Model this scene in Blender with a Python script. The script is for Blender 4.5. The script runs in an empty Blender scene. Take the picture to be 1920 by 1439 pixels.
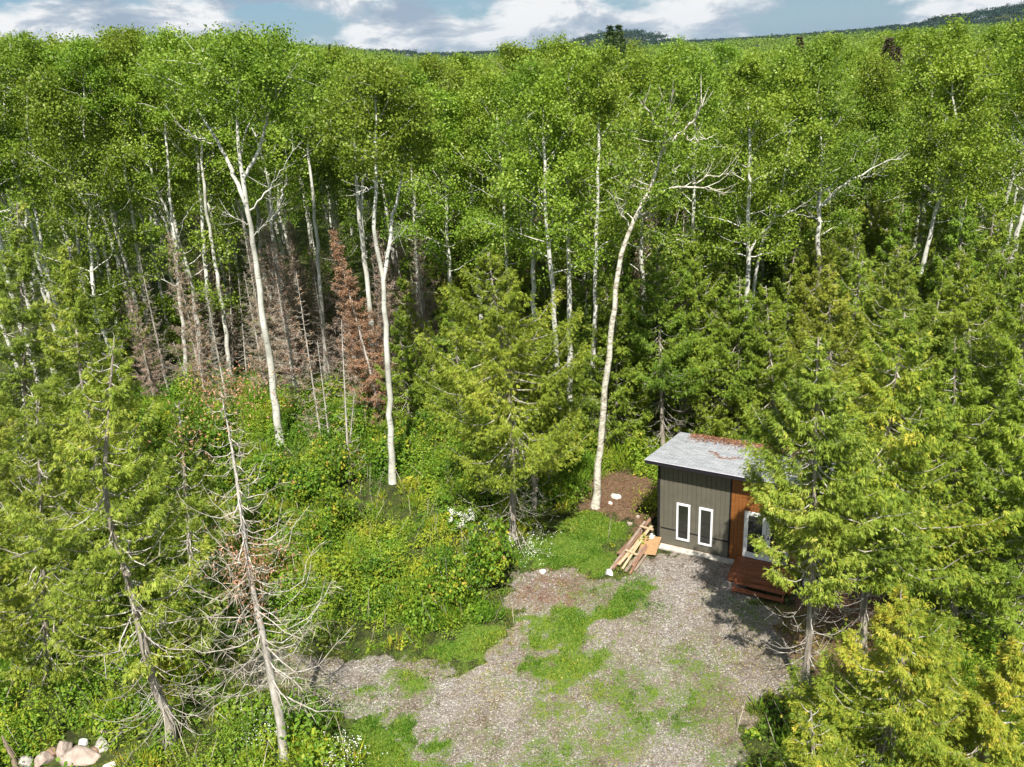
import bpy, bmesh, math
import numpy as np
from mathutils import Matrix, Vector

# ------------------------------------------------------------------ scene, camera, sky, sun, exposure
scene = bpy.context.scene
COL = scene.collection
FPX, PITCH, ROLL, CAMZ = 1560.0, math.radians(21.898), math.radians(3.5), 19.5
_f = np.array([0, math.cos(PITCH), -math.sin(PITCH)])
_u = np.array([0, math.sin(PITCH), math.cos(PITCH)])
_x = np.array([1.0, 0, 0])
CA = math.cos(ROLL)*_x - math.sin(ROLL)*_u
CB = math.sin(ROLL)*_x + math.cos(ROLL)*_u
CAM = np.array([0, 0, CAMZ])
cam = bpy.data.cameras.new('camera'); camo = bpy.data.objects.new('camera', cam); COL.objects.link(camo)
cam.sensor_width = 36.0; cam.lens = FPX/1920*36.0; cam.clip_start = 0.1; cam.clip_end = 20000
M = Matrix(((CA[0], CB[0], -_f[0], 0), (CA[1], CB[1], -_f[1], 0), (CA[2], CB[2], -_f[2], CAMZ), (0, 0, 0, 1)))
camo.matrix_world = M
scene.camera = camo
scene.render.resolution_x = 1024; scene.render.resolution_y = 767
scene.view_settings.view_transform = 'Standard'; scene.view_settings.look = 'None'
scene.view_settings.exposure = 0.76; scene.view_settings.gamma = 1.0

SUN_EL = math.radians(54)
sun = bpy.data.lights.new('sun', 'SUN'); suno = bpy.data.objects.new('sun', sun); COL.objects.link(suno)
sun.energy = 5.0; sun.angle = math.radians(0.5); sun.color = (1.0, 0.955, 0.87)
SD = Vector((0.03*math.cos(SUN_EL), math.cos(SUN_EL), -math.sin(SUN_EL)))     # travel direction of the light
suno.rotation_mode = 'QUATERNION'; suno.rotation_quaternion = SD.to_track_quat('-Z', 'Y')
suno.location = (0, -30, 60)

def nd(nt, t, **kw):
    n = nt.nodes.new(t)
    for k, v in kw.items(): setattr(n, k, v)
    return n
def ramp(nt, fac, stops, interp='LINEAR'):
    r = nd(nt, 'ShaderNodeValToRGB'); cr = r.color_ramp; cr.interpolation = interp
    while len(cr.elements) < len(stops): cr.elements.new(0.5)
    for e, (p, c) in zip(cr.elements, stops):
        e.position = p; e.color = (c[0], c[1], c[2], 1) if hasattr(c, '__len__') else (c, c, c, 1)
    if fac is not None: nt.links.new(fac, r.inputs[0])
    return r.outputs[0]
def mathn(nt, op, a, b=None, clamp=False):
    n = nd(nt, 'ShaderNodeMath', operation=op, use_clamp=clamp)
    for i, v in enumerate((a, b)):
        if v is None: continue
        if isinstance(v, (int, float)): n.inputs[i].default_value = v
        else: nt.links.new(v, n.inputs[i])
    return n.outputs[0]
def mixc(nt, fac, a, b, blend='MIX'):
    n = nd(nt, 'ShaderNodeMix', data_type='RGBA', blend_type=blend)
    for s, v in ((n.inputs[0], fac), (n.inputs[6], a), (n.inputs[7], b)):
        if isinstance(v, (int, float)): s.default_value = v
        elif isinstance(v, tuple): s.default_value = (*v[:3], 1)
        else: nt.links.new(v, s)
    return n.outputs[2]
def noise(nt, vec, scale, detail=4, rough=0.55, dist=0.0):
    n = nd(nt, 'ShaderNodeTexNoise'); n.inputs['Scale'].default_value = scale
    n.inputs['Detail'].default_value = detail; n.inputs['Roughness'].default_value = rough
    n.inputs['Distortion'].default_value = dist
    if vec is not None: nt.links.new(vec, n.inputs['Vector'])
    return n.outputs[0]
def mapping(nt, vec, sc=(1, 1, 1), loc=(0, 0, 0)):
    m = nd(nt, 'ShaderNodeMapping'); m.inputs['Scale'].default_value = sc; m.inputs['Location'].default_value = loc
    nt.links.new(vec, m.inputs['Vector']); return m.outputs[0]

world = bpy.data.worlds.new('World'); scene.world = world; world.use_nodes = True
wt = world.node_tree; wt.nodes.clear()
sky = nd(wt, 'ShaderNodeTexSky', sky_type='NISHITA'); sky.sun_disc = False
sky.sun_elevation = SUN_EL; sky.sun_rotation = math.pi; sky.air_density = 1.0; sky.dust_density = 0.6; sky.altitude = 300
tc = nd(wt, 'ShaderNodeTexCoord')
cv = mapping(wt, tc.outputs['Generated'], (6.5, 6.5, 15), (2.3, 0.4, 0.35))
n1 = noise(wt, cv, 1.0, 9, 0.56, 0.25)
mask = ramp(wt, n1, [(0.40, 0), (0.53, 1)], 'EASE')
cv2 = mapping(wt, tc.outputs['Generated'], (10, 10, 27), (4.3, 2.4, 1.1))
n2 = noise(wt, cv2, 1.0, 8, 0.6, 0.3)
ccol = ramp(wt, n2, [(0.42, (3.1, 3.9, 4.9)), (0.50, (4.6, 5.2, 5.9)), (0.57, (8.0, 8.1, 8.2))])
skyc = mixc(wt, 1.0, sky.outputs[0], (0.82, 0.97, 1.12), 'MULTIPLY')
thin = mixc(wt, 0.72, skyc, (1.9, 3.3, 4.6))
skym = mixc(wt, mask, thin, ccol)
bg = nd(wt, 'ShaderNodeBackground'); bg.inputs['Strength'].default_value = 0.068
wo = nd(wt, 'ShaderNodeOutputWorld'); wt.links.new(skym, bg.inputs['Color']); wt.links.new(bg.outputs[0], wo.inputs['Surface'])

# ------------------------------------------------------------------ helpers
def ray(px, py): return _f + CA*(px-960)/FPX + CB*(719.5-py)/FPX
def G(px, py, z=0.0):
    d = ray(px, py); return CAM + d*((z-CAMZ)/d[2])
def A(px, py, Y):
    d = ray(px, py); return CAM + d*(Y/d[1])
def proj(P):
    d = P-CAM; z = d@_f
    return 960+FPX*(d@CA)/z, 719.5-FPX*(d@CB)/z
def sstep(a, b, x):
    t = np.clip((x-a)/(b-a), 0, 1); return t*t*(3-2*t)
def terrain(X, Y):
    X = np.asarray(X, float); Y = np.asarray(Y, float)
    az = X/np.maximum(Y, 1)
    h = 13*sstep(95, 280, Y)*sstep(-0.06, -0.24, az)
    h = h + 8*sstep(300, 700, Y)*sstep(-0.02, -0.2, az)
    def hill(cx, cy, sx, sy, a): return a*np.exp(-((X-cx)/sx)**2-((Y-cy)/sy)**2)
    h = h + hill(1680, 1750, 550, 380, 98)+hill(290, 2100, 110, 260, 30)+hill(-420, 2400, 500, 300, 12)
    h = h + 0.06*np.sin(X*0.9+1)*np.sin(Y*0.7)+0.03*np.sin(X*2.3)*np.cos(Y*1.9+X)
    return h
def rngf(s): return np.random.default_rng(s)
def mesh_np(name, V, F, mat, tone=None, smooth=False):
    V = np.ascontiguousarray(V, dtype=np.float32); F = np.ascontiguousarray(F, dtype=np.int32)
    me = bpy.data.meshes.new(name); n, k = F.shape
    me.vertices.add(len(V)); me.vertices.foreach_set('co', V.ravel())
    me.loops.add(n*k); me.loops.foreach_set('vertex_index', F.ravel())
    me.polygons.add(n); me.polygons.foreach_set('loop_start', np.arange(0, n*k, k, dtype=np.int32))
    me.polygons.foreach_set('loop_total', np.full(n, k, dtype=np.int32))
    me.polygons.foreach_set('use_smooth', np.full(n, bool(smooth)))
    if tone is not None:
        a = me.attributes.new('tone', 'FLOAT', 'FACE'); a.data.foreach_set('value', np.ascontiguousarray(tone, dtype=np.float32))
    me.update(calc_edges=True)
    if mat: me.materials.append(mat)
    return me
def link(name, me, parent=None, loc=None):
    o = bpy.data.objects.new(name, me); COL.objects.link(o)
    if parent: o.parent = parent
    if loc is not None: o.location = loc
    return o
def tag(o, label=None, cat=None, group=None, kind=None):
    if label: o['label'] = label
    if cat: o['category'] = cat
    if group: o['group'] = group
    if kind: o['kind'] = kind
    return o
def empty(name, loc, rz=0.0):
    o = bpy.data.objects.new(name, None); COL.objects.link(o); o.location = loc; o.rotation_euler = (0, 0, rz)
    o.empty_display_size = 0.3
    return o
def copy_tree(o, parent=None):
    c = o.copy(); COL.objects.link(c)
    if parent: c.parent = parent
    for ch in KIDS.get(o.name, []): copy_tree(ch, c)
    return c
KIDS = {}
def thing(name, loc, label, cat, parts, group=None, rz=0.0):
    e = empty(name, loc, rz); tag(e, label, cat, group)
    KIDS[e.name] = [link(n, me, e) for n, me in parts if me is not None]
    return e
def unit(v): return v/np.maximum(np.linalg.norm(v, axis=-1, keepdims=True), 1e-9)

class MB:
    def __init__(s): s.V = []; s.F = []; s.T = []; s.n = 0
    def add(s, V, F, tone=0.5):
        V = np.asarray(V, float); F = np.asarray(F, int)
        s.V.append(V); s.F.append(F+s.n); s.n += len(V); s.T.append(np.full(len(F), tone) if np.isscalar(tone) else tone)
    def tube(s, P, R, sides=5, cap=False, tone=0.5):
        P = np.asarray(P, float); R = np.broadcast_to(np.asarray(R, float), (len(P),))
        T = unit(np.gradient(P, axis=0)); ref = np.array([0.31, 0.17, 0.93]) if abs(T[0][2]) < 0.9 else np.array([1.0, 0.1, 0])
        U = unit(np.cross(T, ref)); W = np.cross(T, U)
        a = np.linspace(0, 2*np.pi, sides, endpoint=False)
        V = P[:, None]+R[:, None, None]*(np.cos(a)[None, :, None]*U[:, None]+np.sin(a)[None, :, None]*W[:, None])
        k = len(P); i, j = np.meshgrid(np.arange(k-1), np.arange(sides), indexing='ij'); j2 = (j+1) % sides
        F = np.stack([i*sides+j, i*sides+j2, (i+1)*sides+j2, (i+1)*sides+j], -1).reshape(-1, 4)
        s.add(V.reshape(-1, 3), F, tone)
        if cap:
            for b in (0, (k-1)*sides):
                for q in range(1, sides-1, 2):
                    s.add(V.reshape(-1, 3)[[b, b+q, b+q+1, b+(q+2) % sides]], [[0, 1, 2, 3]] if q+2 <= sides else [[0, 1, 2, 3]], tone)
    def box(s, c, d, rot=None, tone=0.5):
        c = np.asarray(c, float); d = np.asarray(d, float)/2
        V = np.array([[x, y, z] for z in (-1, 1) for y in (-1, 1) for x in (-1, 1)], float)*d
        if rot is not None: V = V@np.asarray(rot).T
        s.add(V+c, [[0, 2, 3, 1], [4, 5, 7, 6], [0, 1, 5, 4], [2, 6, 7, 3], [0, 4, 6, 2], [1, 3, 7, 5]], tone)
    def quads(s, P, L, W, D, N, tone):
        """leaf-shaped quads: P base, D direction, N normal"""
        S = np.cross(D, N); S = unit(S)
        L = np.asarray(L)[:, None]; W = np.asarray(W)[:, None]
        V = np.stack([P, P+D*L*0.5+S*W*0.5, P+D*L, P+D*L*0.5-S*W*0.5], 1).reshape(-1, 3)
        n = len(P); s.add(V, np.arange(4*n).reshape(n, 4), tone)
    def build(s, name, mat, smooth=False):
        if not s.V: return None
        return mesh_np(name, np.concatenate(s.V), np.concatenate(s.F), mat, np.concatenate(s.T), smooth)

# ------------------------------------------------------------------ materials
def new_mat(name):
    m = bpy.data.materials.new(name); m.use_nodes = True; nt = m.node_tree; nt.nodes.clear()
    out = nd(nt, 'ShaderNodeOutputMaterial'); return m, nt, out
def leaf_mat(name, stops, trans=0.35, huevar=0.03, valvar=0.25, rough=0.55, scale=0.5, spec=0.25):
    m, nt, out = new_mat(name)
    at = nd(nt, 'ShaderNodeAttribute', attribute_name='tone')
    tcn = nd(nt, 'ShaderNodeTexCoord'); oi = nd(nt, 'ShaderNodeObjectInfo')
    nz = noise(nt, tcn.outputs['Object'], scale, 2)
    t = mathn(nt, 'ADD', at.outputs['Fac'], mathn(nt, 'MULTIPLY', mathn(nt, 'SUBTRACT', nz, 0.5), 0.7), True)
    col = ramp(nt, t, stops)
    hs = nd(nt, 'ShaderNodeHueSaturation')
    nt.links.new(col, hs.inputs['Color'])
    nt.links.new(mathn(nt, 'ADD', mathn(nt, 'MULTIPLY', mathn(nt, 'SUBTRACT', oi.outputs['Random'], 0.5), huevar*2), 0.5), hs.inputs['Hue'])
    nt.links.new(mathn(nt, 'ADD', mathn(nt, 'MULTIPLY', mathn(nt, 'FRACT', mathn(nt, 'MULTIPLY', oi.outputs['Random'], 7.3)), valvar*2), 1-valvar), hs.inputs['Value'])
    p = nd(nt, 'ShaderNodeBsdfPrincipled'); nt.links.new(hs.outputs[0], p.inputs['Base Color'])
    p.inputs['Roughness'].default_value = rough; p.inputs['Specular IOR Level'].default_value = spec
    tr = nd(nt, 'ShaderNodeBsdfTranslucent')
    tcol = mixc(nt, 1.0, hs.outputs[0], (1.25, 1.2, 0.55), 'MULTIPLY'); nt.links.new(tcol, tr.inputs['Color'])
    mx = nd(nt, 'ShaderNodeMixShader'); mx.inputs[0].default_value = trans
    nt.links.new(p.outputs[0], mx.inputs[1]); nt.links.new(tr.outputs[0], mx.inputs[2]); nt.links.new(mx.outputs[0], out.inputs[0])
    return m
def simple(name, fn, rough=0.8, spec=0.3, bump=None, metallic=0):
    """fn(nt, objcoord) -> colour socket or tuple; bump(nt, co) -> (height socket, distance)"""
    m, nt, out = new_mat(name); tcn = nd(nt, 'ShaderNodeTexCoord'); co = tcn.outputs['Object']
    p = nd(nt, 'ShaderNodeBsdfPrincipled'); p.inputs['Roughness'].default_value = rough
    p.inputs['Specular IOR Level'].default_value = spec; p.inputs['Metallic'].default_value = metallic
    c = fn(nt, co)
    if isinstance(c, tuple): p.inputs['Base Color'].default_value = (*c, 1)
    else: nt.links.new(c, p.inputs['Base Color'])
    if bump:
        h, d = bump(nt, co); b = nd(nt, 'ShaderNodeBump'); b.inputs['Distance'].default_value = d
        nt.links.new(h, b.inputs['Height']); nt.links.new(b.outputs[0], p.inputs['Normal'])
    nt.links.new(p.outputs[0], out.inputs[0]); return m

def G3(*c): return c
M_ASPEN = leaf_mat('aspen_leaf', [(0.0, (0.07, 0.125, 0.012)), (0.42, (0.185, 0.29, 0.026)), (0.8, (0.31, 0.41, 0.055)), (1.0, (0.46, 0.54, 0.17))], 0.40, 0.012, 0.17, scale=0.35)
M_CEDAR = leaf_mat('cedar_spray', [(0.0, (0.09, 0.125, 0.018)), (0.4, (0.22, 0.285, 0.03)), (0.75, (0.37, 0.41, 0.055)), (1.0, (0.55, 0.48, 0.12))], 0.27, 0.015, 0.10, scale=0.8)
M_CEDARD = leaf_mat('cedar_spray_green', [(0.0, (0.07, 0.115, 0.013)), (0.4, (0.19, 0.28, 0.025)), (0.8, (0.32, 0.395, 0.045)), (1.0, (0.45, 0.47, 0.09))], 0.27, 0.015, 0.12, scale=0.8)
M_CEDARY = leaf_mat('cedar_spray_yellow', [(0.0, (0.08, 0.13, 0.014)), (0.35, (0.21, 0.29, 0.03)), (0.7, (0.40, 0.42, 0.045)), (1.0, (0.60, 0.47, 0.07))], 0.30, 0.01, 0.08, scale=1.2)
M_UNDER = leaf_mat('undergrowth_leaf', [(0.0, (0.05, 0.11, 0.012)), (0.3, (0.11, 0.22, 0.018)), (0.55, (0.20, 0.31, 0.028)), (0.78, (0.36, 0.40, 0.035)), (0.93, (0.50, 0.42, 0.05)), (1.0, (0.42, 0.22, 0.07))], 0.33, 0.01, 0.05, scale=0.35)
M_GRASS = leaf_mat('grass_blade', [(0.0, (0.05, 0.15, 0.014)), (0.5, (0.15, 0.26, 0.025)), (0.85, (0.34, 0.36, 0.05)), (1.0, (0.48, 0.38, 0.13))], 0.3, 0.0, 0.0, scale=0.3)
M_FAR = leaf_mat('far_leaf', [(0.0, (0.05, 0.10, 0.014)), (0.45, (0.155, 0.25, 0.03)), (0.8, (0.25, 0.34, 0.05)), (1.0, (0.36, 0.43, 0.09))], 0.3, 0.0, 0.0, scale=0.01)
M_CONIF = leaf_mat('distant_conifer', [(0.0, (0.010, 0.030, 0.026)), (1.0, (0.028, 0.068, 0.048))], 0.1, 0, 0, scale=0.01)
M_SPRUCE = leaf_mat('spruce_needle', [(0.0, (0.02, 0.042, 0.015)), (0.6, (0.05, 0.09, 0.028)), (1.0, (0.12, 0.15, 0.05))], 0.12, 0.02, 0.2)
M_RUST = leaf_mat('rust_needle', [(0.0, (0.15, 0.075, 0.045)), (0.5, (0.37, 0.18, 0.10)), (1.0, (0.52, 0.31, 0.19))], 0.15, 0.015, 0.15)
M_TWIG = leaf_mat('dry_twig', [(0.0, (0.16, 0.135, 0.105)), (0.5, (0.34, 0.285, 0.225)), (1.0, (0.52, 0.46, 0.37))], 0.0, 0.02, 0.2)
M_BROWNN = leaf_mat('brown_needle', [(0.0, (0.18, 0.13, 0.095)), (0.5, (0.37, 0.26, 0.19)), (1.0, (0.5, 0.39, 0.30))], 0.15, 0.015, 0.15)
M_PETAL = leaf_mat('white_petal', [(0.0, (0.6, 0.62, 0.5)), (1.0, (0.9, 0.9, 0.86))], 0.2, 0, 0)
M_LITTER = leaf_mat('needle_litter', [(0.0, (0.09, 0.04, 0.025)), (0.5, (0.24, 0.11, 0.06)), (1.0, (0.40, 0.22, 0.13))], 0.0, 0, 0)

def f_aspen(nt, co):
    v = mapping(nt, co, (3, 3, 14)); n = noise(nt, v, 1.0, 5, 0.6)
    base = ramp(nt, noise(nt, co, 1.2, 4), [(0.3, (0.36, 0.35, 0.30)), (0.5, (0.56, 0.55, 0.49)), (0.7, (0.74, 0.72, 0.67))])
    scars = ramp(nt, n, [(0.60, 0), (0.66, 1)])
    return mixc(nt, mathn(nt, 'MULTIPLY', scars, 0.85), base, (0.055, 0.048, 0.04))
M_BARK = simple('aspen_bark', f_aspen, 0.75, 0.2)
def f_bark_w(nt, co):
    v = mapping(nt, co, (14, 14, 1.2)); n = noise(nt, v, 1.0, 5, 0.6)
    return ramp(nt, n, [(0.3, (0.12, 0.095, 0.075)), (0.5, (0.30, 0.26, 0.215)), (0.7, (0.48, 0.44, 0.38))])
M_CBARK = simple('cedar_bark', f_bark_w, 0.9, 0.1, lambda nt, co: (noise(nt, mapping(nt, co, (20, 20, 1.5)), 1, 4), 0.03))
M_DEAD = simple('dead_wood', lambda nt, co: ramp(nt, noise(nt, mapping(nt, co, (6, 6, 1.4)), 1.5, 5), [(0.3, (0.27, 0.235, 0.20)), (0.5, (0.45, 0.41, 0.36)), (0.7, (0.64, 0.60, 0.55))]), 0.85, 0.15,
                lambda nt, co: (noise(nt, mapping(nt, co, (20, 20, 2)), 1, 4), 0.02))
M_TAN = simple('pale_tan_bark', lambda nt, co: ramp(nt, noise(nt, mapping(nt, co, (3, 3, 5)), 1.8, 7, 0.7), [(0.32, (0.10, 0.08, 0.055)), (0.42, (0.34, 0.30, 0.23)), (0.52, (0.58, 0.55, 0.46)), (0.7, (0.72, 0.70, 0.62))]), 0.85, 0.15)

# ------------------------------------------------------------------ ground: one sheet to the horizon
def poly_mask(X, Y, pts, soft=0.35):
    """soft inside-mask of a polygon given as ground points"""
    P = np.array([G(*p)[:2] for p in pts]); n = len(P)
    inside = np.zeros(X.shape, bool); dmin = np.full(X.shape, 1e9)
    for i in range(n):
        x1, y1 = P[i]; x2, y2 = P[(i+1) % n]
        c = ((y1 > Y) != (y2 > Y)) & (X < (x2-x1)*(Y-y1)/((y2-y1) if abs(y2-y1) > 1e-9 else 1e-9)+x1); inside ^= c
        ex, ey = x2-x1, y2-y1; L = ex*ex+ey*ey+1e-9
        t = np.clip(((X-x1)*ex+(Y-y1)*ey)/L, 0, 1); d = np.hypot(X-x1-t*ex, Y-y1-t*ey); dmin = np.minimum(dmin, d)
    sd = np.where(inside, dmin, -dmin)
    return sstep(-soft, soft, sd)
GRAVEL = [(1215, 1030), (1300, 1040), (1375, 1058), (1400, 1125), (1462, 1145), (1500, 1210), (1480, 1300), (1400, 1325), (1385, 1500), (860, 1500), (800, 1400), (700, 1350), (600, 1330), (520, 1300), (440, 1262), (430, 1235), (520, 1222), (640, 1215), (715, 1212), (760, 1245), (850, 1255), (935, 1210), (960, 1165), (950, 1110), (1010, 1065), (1060, 1060), (1130, 1090), (1170, 1080)]
GRASSP = [[(830, 1190), (880, 1165), (930, 1170), (955, 1195), (935, 1215), (870, 1232), (820, 1240), (790, 1225)],
          [(940, 1165), (1030, 1145), (1100, 1110), (1180, 1085), (1225, 1100), (1240, 1130), (1190, 1160), (1120, 1170), (1080, 1190), (1055, 1215), (1100, 1222), (1165, 1210), (1165, 1250), (1120, 1275), (1030, 1285), (930, 1270), (960, 1240), (1000, 1225), (995, 1185)],
          [(735, 1285), (780, 1265), (830, 1290), (825, 1320), (770, 1325), (735, 1310)],
          [(665, 1290), (700, 1285), (712, 1300), (690, 1315), (665, 1308)],
          [(640, 1345), (700, 1330), (765, 1360), (775, 1395), (740, 1430), (650, 1440), (600, 1400)],
          [(760, 1385), (830, 1370), (890, 1410), (905, 1500), (700, 1500), (730, 1440)]]
LAWN2 = [(940, 1290), (1020, 1280), (1130, 1300), (1150, 1350), (1090, 1380), (1000, 1370), (950, 1330)]
WEEDS = [[(430, 1240), (520, 1225), (640, 1290), (760, 1380), (640, 1340), (500, 1300)], [(900, 1380), (1080, 1370), (1200, 1439), (1180, 1500), (900, 1500)], [(1300, 1380), (1390, 1350), (1400, 1500), (1280, 1500)], [(1150, 1085), (1230, 1080), (1260, 1150), (1180, 1180)],[(1240, 1210), (1340, 1205), (1390, 1240), (1370, 1330), (1310, 1420), (1200, 1380), (1220, 1290)], [(1360, 1110), (1450, 1130), (1460, 1190), (1390, 1180)],
         [(1150, 1230), (1260, 1260), (1280, 1400), (1180, 1439), (1050, 1400), (1100, 1300)]]
DIRT = [[(1085, 905), (1120, 880), (1170, 870), (1235, 890), (1240, 1010), (1200, 1000), (1170, 965), (1100, 960)], [(1000, 1075), (1050, 1060), (1120, 1085), (1120, 1110), (1060, 1140), (960, 1155), (965, 1110)],
        [(1455, 1130), (1620, 1080), (1700, 1180), (1560, 1330), (1480, 1300), (1490, 1220)], [(930, 1170), (990, 1175), (990, 1225), (930, 1240), (850, 1260), (900, 1225)]]
YARDG = [(1000, 1060), (960, 1030), (1000, 1010), (1090, 960), (1170, 975), (1190, 1000), (1140, 1080), (1060, 1060)]
def vnoise(X, Y, seed=0):
    xi = np.floor(X).astype(np.int64); yi = np.floor(Y).astype(np.int64); fx = X-xi; fy = Y-yi; fx = fx*fx*(3-2*fx); fy = fy*fy*(3-2*fy)
    def hs(a, b):
        h = (a*374761393+b*668265263+seed*974634777) & 0xffffffff; h = ((h ^ (h >> 13))*1274126177) & 0xffffffff; return ((h ^ (h >> 16)) & 0xffff)/65535.0
    return (hs(xi, yi)*(1-fx)+hs(xi+1, yi)*fx)*(1-fy)+(hs(xi, yi+1)*(1-fx)+hs(xi+1, yi+1)*fx)*fy
def fbm(X, Y, sc=1.0, seed=0, o=4):
    t = 0; a = 0.5; n = 0
    for i in range(o): t = t+a*vnoise(X*sc, Y*sc, seed+i); n += a; sc *= 2.1; a *= 0.55
    return t/n
def masks(X, Y):
    X, Y = X+(fbm(X, Y, 0.7, 11)-0.5)*2.6+(fbm(X, Y, 3, 17)-0.5)*1.2, Y+(fbm(X, Y, 0.7, 23)-0.5)*2.8+(fbm(X, Y, 3, 29)-0.5)*1.2
    return masks0(X, Y)
def masks0(X, Y):
    g = poly_mask(X, Y, GRAVEL, 0.8); gr = np.zeros(X.shape)
    for p in GRASSP: gr = np.maximum(gr, poly_mask(X, Y, p, 1.0))
    gr = np.maximum(gr, 0.62*poly_mask(X, Y, LAWN2, 1.4))
    for p in WEEDS: gr = np.maximum(gr, 0.62*poly_mask(X, Y, p, 1.3))
    gr = np.maximum(gr, 0.95*poly_mask(X, Y, YARDG, 0.5))
    d = np.zeros(X.shape)
    for wd, p in zip((1, 0.62, 1, 0.5), DIRT): d = np.maximum(d, wd*poly_mask(X, Y, p, 0.8))
    return g, gr, d
def geo_axis(a, b, step, lo, hi, r=1.09):
    c = list(np.arange(a, b, step)); s = step; v = b
    up = []
    while v < hi: up.append(v); s *= r; v += s
    up.append(hi); s = step; v = a-step; dn = []
    while v > lo: dn.append(v); s *= r; v -= s
    dn.append(lo); return np.array(dn[::-1]+c+up)
xs = geo_axis(-26, 17, 0.2, -5000, 5000); ys = geo_axis(12, 46, 0.2, -300, 7000)
XX, YY = np.meshgrid(xs, ys); ZZ = terrain(XX, YY)
mg, mgr, md = masks(XX, YY)
nx, ny = len(xs), len(ys); ii, jj = np.meshgrid(np.arange(nx-1), np.arange(ny-1))
b0 = (jj*nx+ii).ravel(); FF = np.stack([b0, b0+1, b0+nx+1, b0+nx], 1)
def f_ground():
    m, nt, out = new_mat('ground_cover'); tcn = nd(nt, 'ShaderNodeTexCoord'); co = tcn.outputs['Object']
    at = nd(nt, 'ShaderNodeAttribute', attribute_name='mask'); sp = nd(nt, 'ShaderNodeSeparateColor'); nt.links.new(at.outputs['Color'], sp.inputs[0])
    nbig = noise(nt, co, 0.55, 5, 0.6); nmid = noise(nt, co, 2.2, 6, 0.65); nfine = noise(nt, co, 11, 5, 0.7); nsm = noise(nt, co, 30, 3, 0.7)
    vor = nd(nt, 'ShaderNodeTexVoronoi'); vor.inputs['Scale'].default_value = 26; nt.links.new(co, vor.inputs['Vector'])
    sepv = nd(nt, 'ShaderNodeSeparateColor'); nt.links.new(vor.outputs['Color'], sepv.inputs[0])
    stone = ramp(nt, sepv.outputs[0], [(0.0, (0.15, 0.135, 0.125)), (0.45, (0.25, 0.228, 0.21)), (0.8, (0.35, 0.32, 0.30)), (1.0, (0.58, 0.54, 0.51))])
    tint = ramp(nt, nmid, [(0.35, (0.74, 0.66, 0.56)), (0.5, (0.97, 0.96, 0.94)), (0.65, (1.08, 1.1, 1.12))])
    grav = mixc(nt, 1.0, stone, tint, 'MULTIPLY')
    grav = mixc(nt, 1.0, grav, ramp(nt, noise(nt, mapping(nt, co, (0.35, 0.18, 1)), 1.0, 5, 0.65, 0.6), [(0.38, (0.74, 0.68, 0.60)), (0.5, (1, 0.98, 0.96)), (0.6, (1.12, 1.12, 1.13))]), 'MULTIPLY')
    dirty = ramp(nt, noise(nt, co, 1.1, 6, 0.7), [(0.42, 0), (0.60, 1)])
    grav = mixc(nt, mathn(nt, 'MULTIPLY', dirty, 0.42), grav, (0.24, 0.185, 0.135))
    gcol = ramp(nt, nfine, [(0.3, (0.06, 0.10, 0.018)), (0.5, (0.12, 0.20, 0.025)), (0.75, (0.26, 0.28, 0.06))])
    dcol = ramp(nt, nfine, [(0.3, (0.07, 0.04, 0.028)), (0.5, (0.19, 0.105, 0.07)), (0.7, (0.34, 0.22, 0.16)), (0.8, (0.5, 0.42, 0.36))])
    soil = ramp(nt, nmid, [(0.35, (0.035, 0.035, 0.018)), (0.5, (0.06, 0.075, 0.022)), (0.65, (0.10, 0.12, 0.03))])
    def edge(mk, n, w=0.9, lo=0.42, hi=0.58): return ramp(nt, mathn(nt, 'ADD', mk, mathn(nt, 'MULTIPLY', mathn(nt, 'SUBTRACT', n, 0.5), w)), [(lo, 0), (hi, 1)])
    c = mixc(nt, edge(sp.outputs[0], nmid), soil, grav)
    c = mixc(nt, mathn(nt, 'MULTIPLY', edge(sp.outputs[2], nmid, 2.0, 0.35, 0.75), 0.8), c, dcol)
    c = mixc(nt, edge(sp.outputs[1], mathn(nt, 'ADD', mathn(nt, 'MULTIPLY', nfine, 0.5), mathn(nt, 'MULTIPLY', nmid, 0.5)), 2.6, 0.4, 0.75), c, gcol)
    p = nd(nt, 'ShaderNodeBsdfPrincipled'); p.inputs['Roughness'].default_value = 0.95; p.inputs['Specular IOR Level'].default_value = 0.1
    nt.links.new(c, p.inputs['Base Color'])
    b = nd(nt, 'ShaderNodeBump'); b.inputs['Distance'].default_value = 0.07; b.inputs['Strength'].default_value = 1.0
    nt.links.new(mathn(nt, 'ADD', nfine, mathn(nt, 'MULTIPLY', sepv.outputs[0], 0.5)), b.inputs['Height']); nt.links.new(b.outputs[0], p.inputs['Normal'])
    nt.links.new(p.outputs[0], out.inputs[0]); return m
gme = mesh_np('ground', np.stack([XX, YY, ZZ], -1).reshape(-1, 3), FF, f_ground(), smooth=True)
ca = gme.attributes.new('mask', 'FLOAT_COLOR', 'POINT')
ca.data.foreach_set('color', np.stack([mg, mgr, md, np.ones_like(mg)], -1).astype(np.float32).ravel())
tag(link('ground', gme), 'gravel clearing and forest floor', 'ground', kind='structure')

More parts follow.
